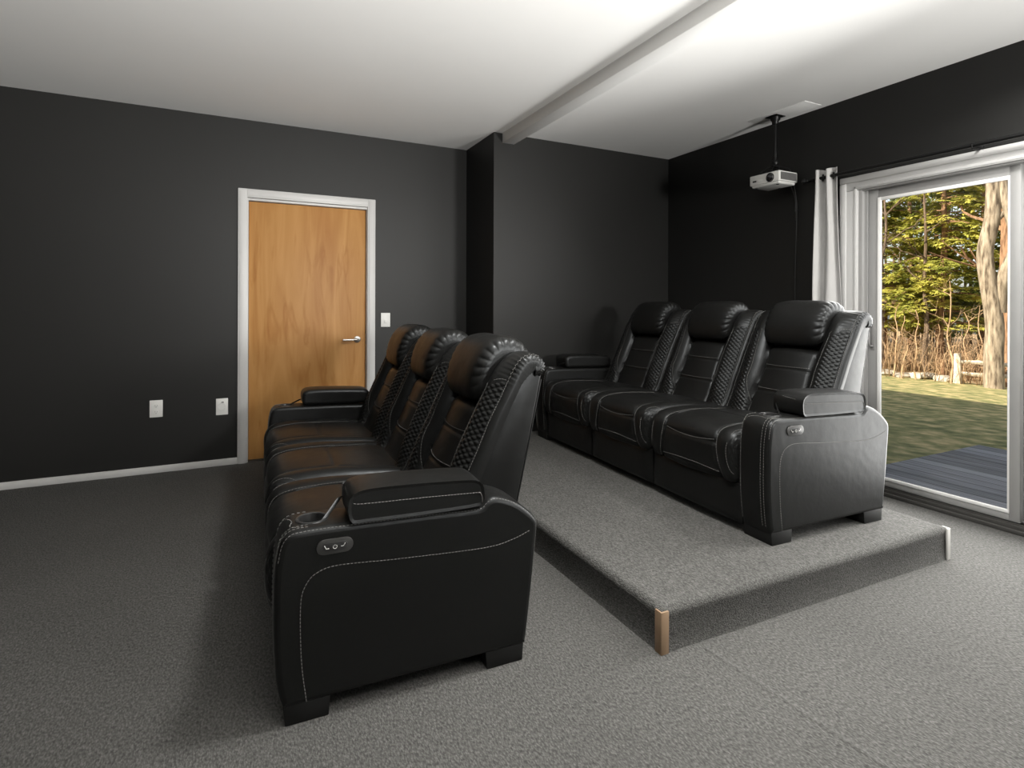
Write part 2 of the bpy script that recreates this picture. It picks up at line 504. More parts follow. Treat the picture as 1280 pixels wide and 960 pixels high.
b.build('door_leaf', M['door'], d1)
b = MB(); b.box(.08 + ox, 1.01 + ox, .0, .14, 0.0, .010); b.build('threshold', M['gasket'], d1)
b = MB()
b.lathe((.925 + ox, .03, .93), (0, -1, 0), [(.028, 0), (.028, .006), (.024, .009), (.011, .010), (.010, .05)], 24)
b.tube(resample([(.925 + ox, -.016, .93), (.915 + ox, -.022, .93), (.87 + ox, -.023, .929), (.80 + ox, -.021, .928)], 14), .0095, 12)
hd = b.build('handle', M['steel'], d1)

# electric plates on the back wall
def plate(name, x, z, w, h, label, cat, kind):
    r = tag(empty(name, (x, YB, z)), label, cat)
    b = MB(); b.box(-w / 2, w / 2, -.006, 0, -h / 2, h / 2, bev=.0025); b.build('cover_plate', M['white_plastic'], r)
    if kind == 'switch':
        b = MB(); b.box(-.017, .017, -.008, -.004, -.034, .034, bev=.0015)
        b.box(-.012, .012, -.0115, -.006, -.026, .002, bev=.002); b.build('rocker', M['white_plastic'], r)
    elif kind == 'outlet':
        for dz in (.022, -.022):
            b = MB()
            b.lathe((0, -.005, dz), (0, -1, 0), [(.0165, 0), (.0165, .003), (.015, .0035)], 24, 0)
            b.box(-.0075, -.0055, -.0092, -.008, dz - .004, dz + .006, 1); b.box(.0055, .0075, -.0092, -.008, dz - .004, dz + .005, 1)
            b.lathe((0, -.0082, dz - .009), (0, -1, 0), [(.0026, 0), (.0026, .001)], 12, 1)
            b.build('receptacle', [M['white_plastic'], M['slot']], r)
    else:
        b = MB(); b.lathe((0, -.005, 0), (0, -1, 0), [(.029, 0), (.029, .004), (.026, .005), (.024, .0045), (.0235, .003)], 32)
        b.build('blank_disc', M['white_plastic'], r)
        b = MB(); b.box(-.004, .012, -.012, -.008, .030, .038, bev=.001); b.build('latch', M['slot'], r)
    return r
plate('wall_outlet', -.506, .4635, .081, .123, 'white duplex outlet plate low on the charcoal wall, the one farther from the wooden door', 'outlet', 'outlet')
plate('media_plate', -.084, .446, .081, .124, 'white wall plate with a round disc, low beside the white casing of the wooden door', 'wall plate', 'disc')
plate('light_switch', 1.157, 1.093, .079, .12, 'white light switch on the charcoal wall right of the wooden door', 'switch', 'switch')

# sliding glass door
d2 = struct(empty('door_2', (XR, 1.46, 0)))
def Y(y): return y - 1.46
b = MB()
for y0, y1 in ((2.30, 2.42), (.50, .62)):
    sg = 1 if y0 > 1 else -1
    b.box(-.016, 0, Y(y0), Y(y1), 0, 2.004, bev=.003)
    yo = y1 if sg > 0 else y0
    b.box(-.024, -.01, Y(yo - .045) if sg > 0 else Y(yo), Y(yo) if sg > 0 else Y(yo + .045), 0, 2.057, bev=.006)
    yi = y0 if sg > 0 else y1
    b.box(-.020, -.01, Y(yi + .006) if sg > 0 else Y(yi - .024), Y(yi + .024) if sg > 0 else Y(yi - .006), 0, 2.028, bev=.004)
b.box(-.020, -.01, Y(.60), Y(2.324), 2.011, 2.029, bev=.004)
b.box(-.016, 0, Y(.5), Y(2.42), 2.005, 2.10, bev=.003)
b.box(-.024, -.01, Y(.5), Y(2.42), 2.058, 2.10, bev=.006)
b.build('casing', M['trim'], d2)
b = MB()
b.box(-.004, .15, Y(2.274), Y(2.302), 0, 2.02, bev=.003); b.box(-.004, .15, Y(.618), Y(.646), 0, 2.02, bev=.003)
b.box(-.004, .15, Y(.64), Y(2.28), 1.993, 2.02, bev=.003)
b.box(.02, .03, Y(2.255), Y(2.276), .05, 1.995); b.box(.085, .095, Y(2.255), Y(2.276), .05, 1.995)
b.build('frame', M['frame'], d2)
b = MB()
b.box(-.03, .15, Y(.62), Y(2.30), 0, .022, bev=.003)
for x in (-.012, .028, .082): b.box(x, x + .008, Y(.64), Y(2.28), .02, .042, bev=.002)
b.build('track', M['gasket'], d2)
def sash(x0, x1, y0, y1, wl, wr, name, handle):
    """y1 is the far (left) side"""
    b = MB()
    b.box(x0, x1, Y(y1 - wl), Y(y1), .045, 1.995, bev=.004); b.box(x0, x1, Y(y0), Y(y0 + wr), .045, 1.995, bev=.004)
    b.box(x0, x1, Y(y0 + wr - .004), Y(y1 - wl + .004), 1.935, 1.995, bev=.004)
    b.box(x0, x1, Y(y0 + wr - .004), Y(y1 - wl + .004), .045, .088, bev=.004)
    s = b.build(name, M['frame'], d2)
    a0, a1 = y0 + wr, y1 - wl
    b = MB()
    t = .018
    b.box(x0 - .005, x0 + .012, Y(a1 - t), Y(a1 + .004), .084, 1.939, bev=.003); b.box(x0 - .002, x0 + .012, Y(a0 - .004), Y(a0 + .006), .084, 1.939, bev=.002)
    b.box(x0 - .004, x0 + .012, Y(a0), Y(a1), 1.917, 1.939, bev=.003); b.box(x0 - .004, x0 + .012, Y(a0), Y(a1), .084, .104, bev=.003)
    b.build('glazing_bead', M['bead'], s)
    b = MB()
    xm = (x0 + x1) / 2
    b.box(xm - .003, xm + .003, Y(a0 - .01), Y(a1 + .01), .08, 1.945)
    b.build('pane', M['glass'], s)
    if handle:
        b = MB()
        yc = y1 - .045
        b.box(x0 - .006, x0 + .002, Y(yc - .014), Y(yc + .014), .93, 1.13, bev=.003)
        b.tube(resample([(x0 - .004, Y(yc), .955), (x0 - .04, Y(yc), .965), (x0 - .042, Y(yc), 1.03), (x0 - .04, Y(yc), 1.095), (x0 - .004, Y(yc), 1.105)], 22), .007, 10)
        b.build('handle', M['grille'], s)
sash(.036, .076, 1.452, 2.272, .078, .050, 'sash', True)
sash(.094, .134, .648, 1.500, .048, .075, 'sash', False)

# curtain and rod
rod = tag(empty('curtain_rod', (XR - .09, 1.40, 2.118)), 'black metal curtain rod mounted above the sliding glass door', 'curtain rod')
b = MB(); b.tube([(0, -1.15, 0), (0, 0, 0), (0, 1.20, 0)], .0115, 14); b.build('rod', M['black_metal'], rod)
for s in (-1, 1):
    b = MB(); y = 1.20 if s > 0 else -1.15
    b.lathe((0, y, 0), (0, s, 0), [(.0115, 0), (.015, .004), (.015, .012), (.010, .016), (.018, .028), (.021, .038), (.016, .050), (.004, .056)], 18)
    b.build('finial', M['black_metal'], rod)
for y in (.215, -1.05, 1.165):
    b = MB()
    b.box(.078, .09, y - .014, y + .014, -.06, .03, bev=.002)
    b.box(-.004, .082, y - .005, y + .005, -.022, -.011, bev=.002)
    b.tube(resample([(-.014, y, .004), (-.011, y, -.011), (.0, y, -.0155), (.011, y, -.011), (.014, y, .004)], 12), .004, 8)
    b.build('bracket', M['black_metal'], rod)

cur = tag(empty('curtain', (XR - .09, 2.485, 0)), 'light grey grommet curtain bunched at the left end of the black rod', 'curtain')
def curtain_pt(u, z, side):
    # u 0 (left, far) .. 1 (right, near)
    zt = (2.17 - z) / 2.12
    wave = math.sin(u * math.pi * 4.3 + 2.4) * lerp(.024, .030, min(1, zt * 2)) + .007 * smooth(.02, .2, zt) * math.sin(u * 19 + z * 1.3)
    wid = lerp(.165, .235, smooth(0, .6, zt))
    y = (.5 - u) * wid + .012 * math.sin(z * 3 + u * 9) * zt - .01
    x = wave + .006 * math.sin(z * 7 + u * 5) * zt
    return Vector((x - side * .0012, y, z))
b = MB()
zs = [lerp(2.172, .03, i / 44) for i in range(45)]
G = [[curtain_pt(j / 60, z + (.005 * math.sin(j / 60 * 9) if i == 0 else 0), 1) for j in range(61)] for i, z in enumerate(zs)]
G2 = [[curtain_pt(j / 60, z + (.005 * math.sin(j / 60 * 9) if i == 0 else 0), -1) for j in range(61)] for i, z in enumerate(zs)]
b.grid(G); b.grid(G2, flip=True)
for A, B in ((G[0], G2[0]), (G[-1], G2[-1])): b.grid([A, B])
b.grid([[r[0] for r in G], [r[0] for r in G2]]); b.grid([[r[-1] for r in G], [r[-1] for r in G2]])
b.build('cloth', M['curtain'], cur, 80)
for u in (.14, .38, .60, .84):
    # grommets where the rod passes each fold
    y = (.5 - u) * .165 - .01
    b = MB()
    ring = [(.0 + .0225 * math.sin(a) * .5, y + .0225 * math.sin(a) * .55, 2.118 + .0225 * math.cos(a)) for a in [2 * math.pi * k / 20 for k in range(20)]]
    b.tube(ring, .0035, 8, closed=True)
    b.build('grommet', M['black_metal'], cur)

# projector and its mount
mt = tag(empty('projector_mount', (3.615, 2.832, CH - .006)), 'black pole mount hanging the projector from the ceiling', 'mount')
b = MB(); b.box(-.05, .05, -.05, .05, -.005, 0, bev=.002)
b.lathe((0, 0, -.005), (0, 0, -1), [(.036, 0), (.034, .02), (.024, .032), (.022, .055)], 24); b.build('ceiling_plate', M['black_metal'], mt)
b = MB(); b.tube([(0, 0, -.04), (0, 0, -.2), (0, 0, -.33)], .0125, 16)
b.tube([(0, 0, -.26), (0, 0, -.30)], .016, 16); b.build('pole', M['black_metal'], mt)
b = MB(); b.lathe((0, 0, -.325), (0, 0, -1), [(.018, 0), (.022, .01), (.022, .03), (.016, .04)], 20)
b.box(-.03, .03, -.012, .012, -.385, -.36, bev=.004)
b.lathe((0, -.013, -.345), (0, -1, 0), [(.009, 0), (.009, .012), (.006, .014)], 12)
b.build('swivel', M['black_metal'], mt)
for sx, sy in ((-1, -1), (-1, 1), (1, -1), (1, 1)):
    b = MB(); b.tube(resample([(0, 0, -.372), (sx * .03, sy * .04, -.386), (sx * .055, sy * .075, -.405), (sx * .058, sy * .08, -.436)], 10), .006, 8)
    b.lathe((sx * .058, sy * .08, -.428), (0, 0, -1), [(.010, 0), (.010, .012)], 12)
    b.build('arm', M['black_metal'], mt)

pj = tag(empty('projector', (3.59, 2.826, 2.152)), 'small white projector hanging on the black pole near the right wall', 'projector')
b = MB()
poly = resample([(-.103, -.127), (-.103, 0), (-.103, .127), (0, .127), (.10, .127), (.10, 0), (.10, -.127), (0, -.127)], 8, True)
b.prism([(-.103, -.127), (.092, -.127), (.100, -.118), (.100, .118), (.092, .127), (-.103, .127)], 'z', -.028, .046, bev=.007, seg=3)
b.prism([(-.096, -.118), (.088, -.118), (.088, .118), (-.096, .118)], 'z', -.046, -.024, bev=.012, seg=3)
b.build('shell', M['projector'], pj)
b = MB()
b.lathe((-.102, -.052, .006), (-1, 0, 0), [(.033, 0), (.033, .004), (.029, .005), (.026, .001), (.024, -.004)], 32, 0, True, False)
b.build('lens_ring', M['black_metal'], pj)
b = MB(); b.lathe((-.106, -.052, .006), (-1, 0, 0), [(.0255, 0), (.020, .004), (.012, .0065), (.004, .0075)], 28); b.build('lens', M['lens'], pj)
b = MB(); b.box(-.1055, -.1025, .066, .098, -.006, .006, bev=.001); b.build('sensor_window', M['plastic'], pj)
b = MB()
for k in range(7): b.box(-.1045, -.1028, .012 + k * .006, .015 + k * .006, -.002, .010)
b.build('front_vent', M['white_plastic'], pj)
b = MB()
b.box(-.086, .084, -.1285, -.1265, -.018, .036, 1, bev=.0006)
for k in range(12): b.box(-.084, .082, -.1300, -.1275, -.0165 + k * .0044, -.0145 + k * .0044, 0)
b.build('side_vent', [M['grille'], M['plastic']], pj)
for sx, sy in ((-.07, -.09), (-.07, .09), (.07, 0)):
    b = MB(); b.lathe((sx, sy, -.044), (0, 0, -1), [(.010, 0), (.010, .005), (.008, .007)], 14); b.build('foot', M['plastic'], pj)

b = MB()
b.tube(resample([(3.692, 2.77, 2.15), (3.728, 2.765, 2.135), (3.742, 2.75, 2.02), (3.750, 2.752, 1.9), (3.746, 2.758, 1.6), (3.75, 2.765, 1.3), (3.752, 2.76, .8), (3.752, 2.762, .30), (3.752, 2.765, .02)], 60), .0035, 6)
b.tube(resample([(3.695, 2.79, 2.15), (3.735, 2.79, 2.12), (3.748, 2.765, 2.02), (3.747, 2.757, 1.93), (3.752, 2.762, 1.86)], 24), .004, 6)
b.tube([(3.75, 2.755, 1.99), (3.75, 2.757, 1.93)], .010, 8)
tag(b.build('power_cable', M['plastic']), 'thin black cable hanging from the projector down the right wall', 'cable')

# carpeted riser
PH = .157
pl = tag(empty('riser_platform', (2.2, 2.8, 0)), 'low grey carpeted riser carrying the rear sofa', 'platform')
def riser():
    c = [(1.332, 1.492), (3.085, 1.447), (3.085, YS - .002), (1.328, YS - .002)]
    r = .032
    rows = []
    prof = [(0.0, 0.0), (.006, .02), (.008, .06), (.006, PH - r - .01)] 
    for k in range(9):
        a = math.pi / 2 * k / 8
        prof.append((r - r * math.cos(a) + .004 * (1 - k / 8), PH - r + r * math.sin(a)))
    cen = Vector((2.2, 2.8))
    def ring(ins, z):
        out = []
        n = len(c)
        for i in range(n):
            p0, p1, p2 = Vector(c[i - 1]), Vector(c[i]), Vector(c[(i + 1) % n])
            d1, d2 = (p1 - p0).normalized(), (p2 - p1).normalized()
            n1, n2 = Vector((-d1.y, d1.x)), Vector((-d2.y, d2.x))
            q = p1 + (n1 + n2) * ins
            out.append(q)
        res = []
        N = 60
        for i in range(n):
            for k in range(N):
                q = out[i].lerp(out[(i + 1) % n], k / N)
                edge = math.sin(math.pi * k / N)
                wob = .004 * noise.noise(Vector((q.x * 5, q.y * 5, z * 9))) * min(1, edge * 6) if z < PH - .002 else 0
                d = (q - cen).normalized()
                res.append(Vector((q.x - cen.x + d.x * wob, q.y - cen.y + d.y * wob, z)))
        return res
    rs = [ring(i, z) for i, z in prof]
    b = MB(); b.grid(rs, closed_v=True)
    top = ring(.30, PH)
    b.grid([rs[-1], top], closed_v=True)
    b.add(top, [tuple(range(len(top)))])
    b.add(rs[0], [tuple(range(len(rs[0])))])
    return b
riser().build('carpeted_deck', M['carpet'], pl, 60)
b = MB()
b.prism([(-.004, -.004), (.030, -.005), (.030, .002), (.003, .003), (.003, .030), (-.004, .030)], 'z', .0, .148, bev=.001)
s = b.build('corner_strip', M['strip'], pl); s.location = (1.332 - 2.2, 1.492 - 2.8, 0); s['label'] = 'raw wood corner strip'
b = MB()
b.prism([(.004, -.004), (.004, .030), (-.003, .030), (-.003, .003), (-.022, .004), (-.022, -.004)], 'z', .0, .150, bev=.001)
s = b.build('corner_strip', M['strip_pale'], pl); s.location = (3.085 - 2.2, 1.447 - 2.8, 0); s['label'] = 'pale corner strip'

# ------------------------------------------------------------------- sofas
W, AW = 2.29, .165
SEATS = [(.166, .817), (.819, 1.471), (1.473, 2.124)]
LT = [M['leather'], M['thread']]

ARM_PROF = [(.0, .052), (-.013, .10), (-.023, .20), (-.026, .30), (-.024, .42), (-.018, .48), (-.008, .525), (.008, .548), (.03, .558),
            (.10, .560), (.19, .558), (.40, .552), (.59, .545), (.618, .556), (.64, .570), (.665, .572), (.70, .562), (.74, .542), (.78, .512), (.808, .484),
            (.818, .462), (.816, .42), (.806, .32), (.793, .2), (.778, .08), (.772, .052)]

def shrink_cap(b, ring, c, ks=(.97, .88, .7, .45, .2)):
    rows = [ring] + [[c + (p - c) * k for p in ring] for k in ks]
    b.grid(rows, closed_v=True)
    b.add(rows[-1], [tuple(range(len(ring)))])

def shrink_line(b, ring, c):
    """close a long thin ring by shrinking it in height only"""
    rows = [ring] + [[Vector((c.x + (p.x - c.x) * (1 - (1 - k) * .25), p.y, c.z + (p.z - c.z) * k)) for p in ring] for k in (.9, .7, .4, .12)]
    b.grid(rows, closed_v=True)
    b.add(rows[-1], [tuple(range(len(ring)))])

def arm(mirror, parent):
    my = (lambda y: W - y) if mirror else (lambda y: y)
    pts = resample([(x, 0, z) for x, z in ARM_PROF], 110)
    P = [(p.x, p.z) for p in pts]
    # straight bottom
    nb = 24
    for k in range(1, nb): P.append((lerp(.772, 0, k / nb), .052))
    n = len(P)
    def inset(d):
        out = []
        for i in range(n):
            p0, p1, p2 = Vector(P[i - 1]), Vector(P[i]), Vector(P[(i + 1) % n])
            t = (p2 - p0); t.normalize()
            nn = Vector((t.y, -t.x))          # right of travel = inwards (loop runs up the front, back over the top)
            out.append(p1 + nn * d)
        return out
    secs = [(.0, .019), (.0015, .012), (.005, .0065), (.012, .002), (.022, 0)]
    ys = secs + [(AW / 2, 0)] + [(AW - y, i) for y, i in reversed(secs)]
    G = []
    for y, i in ys:
        q = inset(i)
        G.append([Vector((p.x, my(y), p.y)) for p in q])
    b = MB(); b.grid(G, closed_v=True)
    cen_ = Vector((.40, 0, .30))
    for ring in (G[0], G[-1]): shrink_cap(b, ring, Vector((cen_.x, ring[0].y, cen_.z)))
    # seams of grey thread on the outer side
    def on(y, pl): return [Vector((x, my(y), z)) for x, z in pl]
    st = resample(on(-.0005, [(.064, .06), (.050, .18), (.047, .34), (.060, .398), (.092, .430), (.155, .441), (.333, .427), (.616, .411), (.72, .422), (.785, .442)]), 90)
    b.dashes(st, .00135, .0075, .0035, 1)
    top = [Vector((p.x, my(.0062), p.y)) for p in inset(.0058)]
    idx = [i for i, p in enumerate(P) if i < 110]
    b.dashes([top[i] for i in idx[26:100]], .0013, .0075, .0035, 1)
    # front face: two rows beside the outer corner, one by the seat
    def front_row(y, a, e, r=.0013, d=.008, g=.004):
        row = [Vector((P[i][0], my(y), P[i][1])) for i in idx[a:e]]
        row = [Vector((p.x - .0007, p.y, p.z)) for p in row]
        b.dashes(row, r, d, g, 1)
    front_row(.024, 2, 36); front_row(.041, 2, 36); front_row(AW - .012, 2, 36, .0014, .009, .007)
    # curved seam over the front edge of the arm top
    b.dashes(resample([(P[34][0] - .001, my(.024), P[34][1] + .0005), (.02, my(.05), .5565), (.026, my(.09), .5580), (.012, my(.135), .5515), (-.004, my(.152), .532)], 24), .0013, .008, .003, 1)
    o = b.build('armrest', LT, parent, 50)
    # cup holder hole
    cut = MB(); cut.lathe((.084, my(.088), .50), (0, 0, 1), [(.039, 0), (.039, .10)], 32)
    co = cut.build('cutter_tmp', M['plastic'])
    md = o.modifiers.new('hole', 'BOOLEAN'); md.operation = 'DIFFERENCE'; md.object = co; md.solver = 'EXACT'
    bpy.context.view_layer.update()
    dg = bpy.context.evaluated_depsgraph_get()
    me = bpy.data.meshes.new_from_object(o.evaluated_get(dg))
    o.modifiers.clear(); old = o.data; o.data = me
    bpy.data.objects.remove(co)
    me.set_sharp_from_angle(angle=R(50))
    b = MB()
    b.lathe((.084, my(.088), .5585), (0, 0, 1), [(.0385, -.055), (.0385, .0), (.0395, .004), (.043, .0055), (.0475, .004), (.049, .0)], 36, 0, True, False)
    b.build('cup_holder', M['plastic'], o)
    # stowed armrest pad
    prof = [(.192, .562), (.181, .585), (.179, .615), (.186, .640), (.208, .655), (.26, .660), (.40, .656), (.55, .647), (.594, .638), (.610, .620), (.614, .59), (.611, .565), (.58, .556), (.40, .556), (.24, .560)]
    PP = resample([(x, 0, z) for x, z in prof], 64, True)
    cx, cz = .40, .606
    b = MB()
    G = []
    for y, d in [(-.0085, .0095), (-.0098, .006), (-.011, .003), (-.0118, .001), (-.012, 0), (.05, 0), (.10, 0), (.140, 0), (.150, .003), (.156, .010), (.158, .02)]:
        row = []
        for i, p in enumerate(PP):
            t = PP[(i + 1) % 64] - PP[i - 1]; t.normalize()
            nn = Vector((t.z, 0, -t.x))
            dome = .004 * math.sin(math.pi * max(0, min(1, y / .15))) if p.z > .61 else 0
            q = p + nn * d
            row.append(Vector((q.x, my(y), q.z + dome)))
        G.append(row)
    b.grid(G, closed_v=True)
    for ring in (G[0], G[-1]):
        cc = sum(ring, Vector()) / 64; shrink_line(b, ring, cc)
    sd = resample([(.1845, my(.10), .640), (.1835, my(.02), .632), (.192, my(-.0085), .622), (.23, my(-.0122), .617), (.42, my(-.0124), .610), (.585, my(-.0124), .602), (.608, my(-.009), .600)], 60)
    b.dashes(sd, .0014, .0075, .003, 1)
    b.tube(resample([(.599, my(-.011), .60), (.606, my(-.010), .585), (.607, my(-.0095), .562)], 10), .0012, 5, 1)
    pad = b.build('armrest_pad', LT, o, 50)
    # pull tab between cup holder and pad
    b = MB()
    G = []
    for k in range(9):
        t = k / 8
        c = Vector((lerp(.118, .172, t), my(lerp(.060, .128, t)), lerp(.562, .600, t)))
        G.append([c + Vector((-.009, my(-.005) - my(0), .001)), c + Vector((.0, 0, .003)), c + Vector((.009, my(.005) - my(0), .001)), c + Vector((0, 0, -.003))])
    b.grid(G, closed_v=True); b.add(G[0], [(0, 1, 2, 3)]); b.add(G[-1], [(0, 1, 2, 3)])
    b.build('pull_tab', M['leather'], o)
    if not mirror:
        b = MB()
        def stadium(cx, cz, hl, r, n=10):
            out = []
            for k in range(n + 1):
                a = -math.pi / 2 + math.pi * k / n; out.append((cx + hl + r * math.cos(a), cz + r * math.sin(a)))
            for k in range(n + 1):
                a = math.pi / 2 + math.pi * k / n; out.append((cx - hl + r * math.cos(a), cz + r * math.sin(a)))
            return out
        b.prism(stadium(.142, .501, .030, .0225), 'y', my(.004), my(-.004), bev=.0015)
        cp = b.build('control_panel', M['panel_grey'], o)
        b = MB()
        b.prism(stadium(.142, .501, .024, .0125), 'y', my(-.003), my(-.0052), 0, bev=.0008)
        for dx, ic in ((-.024, 'back'), (.0, 'power'), (.024, 'foot')):
            x, z, y = .142 + dx, .501, my(-.0058)
            if ic == 'power':
                b.tube([(x + .0055 * math.sin(a), y, z - .001 + .0055 * math.cos(a)) for a in [lerp(.7, 2 * math.pi - .7, k / 12) for k in range(13)]], .0008, 5, 1)
                b.tube([(x, y, z + .001), (x, y, z + .006)], .0008, 5, 1)
            elif ic == 'back':
                b.tube([(x - .006, y, z + .006), (x - .001, y, z - .004), (x + .007, y, z - .004)], .001, 5, 1)
            else:
                b.tube([(x - .007, y, z - .002), (x, y, z - .002), (x + .005, y, z + .006)], .001, 5, 1)
        b.build('button', [M['plastic'], M['mark']], cp)
    return o

def seat(y0, y1, parent):
    yc, hw = (y0 + y1) / 2, (y1 - y0) / 2
    prof = resample([(.06, 0, .212), (.012, 0, .218), (-.018, 0, .240), (-.034, 0, .30), (-.036, 0, .36), (-.028, 0, .415), (-.004, 0, .449), (.04, 0, .466), (.12, 0, .474),
                     (.25, 0, .472), (.40, 0, .460), (.52, 0, .446), (.60, 0, .43)], 90)
    NS = len(prof)
    nrm = []
    for i in range(NS):
        t = prof[min(i + 1, NS - 1)] - prof[max(i - 1, 0)]; t.normalize()
        nrm.append(Vector((-t.z, 0, t.x)))
    arc = [0]
    for i in range(1, NS): arc.append(arc[-1] + (prof[i] - prof[i - 1]).length)
    T = arc[-1]
    s_top = .245 / T          # where the front panel meets the top
    def useam(s):             # the seam between centre panel and bolster
        return .60 + .10 * smooth(s_top, .0, s) * 1.0 + .12 * smooth(.55, 1.0, s) - .03 * math.exp(-((s - s_top - .1) / .15) ** 2)
    def S(u, s, lift=0.0):
        f = s * (NS - 1); i = min(int(f), NS - 2); k = f - i
        p = prof[i].lerp(prof[i + 1], k); n = nrm[i].lerp(nrm[i + 1], k)
        au = abs(u); us = useam(s)
        off = 0.0
        if au < us:
            off += .012 * (1 - (au / us) ** 2)
        else:
            w = (au - us) / (1 - us)
            off += .014 * math.sin(math.pi * min(1, w * .95)) * smooth(0, .12, s) 
        off -= .010 * math.exp(-((au - us) / .022) ** 2)
        off -= .007 * math.exp(-((s - s_top) / .010) ** 2) * (1 if au < us else 0)      # seam on the front edge
        off -= .007 * math.exp(-((s - .10) / .008) ** 2) * (1 if au < us else 0)
        off -= .006 * math.exp(-((s - .62) / .012) ** 2) * (1 if au < us - .05 else 0)   # tuck across the seat
        off -= .045 * au ** 14
        off += .0025 * noise.noise(Vector((u * 3 + y0 * 5, s * 6, 1.7)))
        q = p + n * (off + lift)
        yy = u * hw * (1 - .012 * smooth(.9, 1.0, au))
        return Vector((q.x, yc + yy, q.z))
    us = []
    N = 64
    for k in range(N + 1):
        t = -1 + 2 * k / N
        us.append(math.copysign(1 - (1 - abs(t)) ** 1.25, t))
    ss = [k / 100 for k in range(101)]
    G = [[S(u, s) for u in us] for s in ss]
    b = MB(); b.grid(G)
    # sides and underside
    low = [Vector((max(.03, p.x), p.y, .20)) for p in G[0]]
    for e in (0, -1):
        side = [r[e] for r in G]
        base = [Vector((max(.03, min(.59, p.x)), p.y, .205)) for p in side]
        b.grid([side, base])
    L = .0012
    for sg in (1, -1):
        ln = [S(sg * (useam(s) + .028), s, L) for s in [k / 60 for k in range(4, 52)]]
        b.dashes(resample(ln, 120), .00125, .010, .0025, 1)
        # loop on the outer bolster at the front corner
        lp = [(1.0, .10), (.90, .14), (.845, .20), (.83, .27), (.85, .34), (.90, .40), (.98, .45)]
        b.dashes(resample([S(sg * min(u, .985), s, L) for u, s in lp], 40), .00125, .010, .0025, 1)
    for s_, dd in ((s_top + .014, .0), (.10 + .014, .0)):
        ln = [S(lerp(-1, 1, k / 30) * (useam(s_) - .03), s_ + .018 * (1 - (2 * k / 30 - 1) ** 2) * (1 if s_ > .2 else -1) * -1, L) for k in range(31)]
        b.dashes(ln, .00125, .010, .0025, 1)
    o = b.build('seat_cushion', LT, parent, 80)
    # quilted corner pieces on the bolsters
    for sg in (1, -1):
        b = MB()
        G = []
        for i in range(29):
            s = lerp(.15, .40, i / 28)
            row = []
            for j in range(15):
                lo = .86 + .10 * (abs(i - 14) / 14) ** 2
                u = lerp(lo, .985, j / 14)
                h = abs(math.sin((i * .45 + j * .45))) * abs(math.sin(i * .45 - j * .45))
                row.append(S(sg * u, s, -.0035 + .006 * h ** .5))
            G.append(row)
        b.grid(G)
        b.build('quilted_corner', M['leather'], o, 80)
    return o

BACK_PROF = resample([(.43, 0, .40), (.49, 0, .42), (.538, 0, .455), (.578, 0, .53), (.613, 0, .61), (.655, 0, .70), (.702, 0, .80), (.748, 0, .89), (.782, 0, .955),
                      (.806, 0, .995), (.832, 0, 1.022), (.866, 0, 1.034), (.900, 0, 1.028), (.926, 0, 1.006), (.934, 0, .980), (.926, 0, .955), (.908, 0, .944), (.88, 0, .944)], 120)

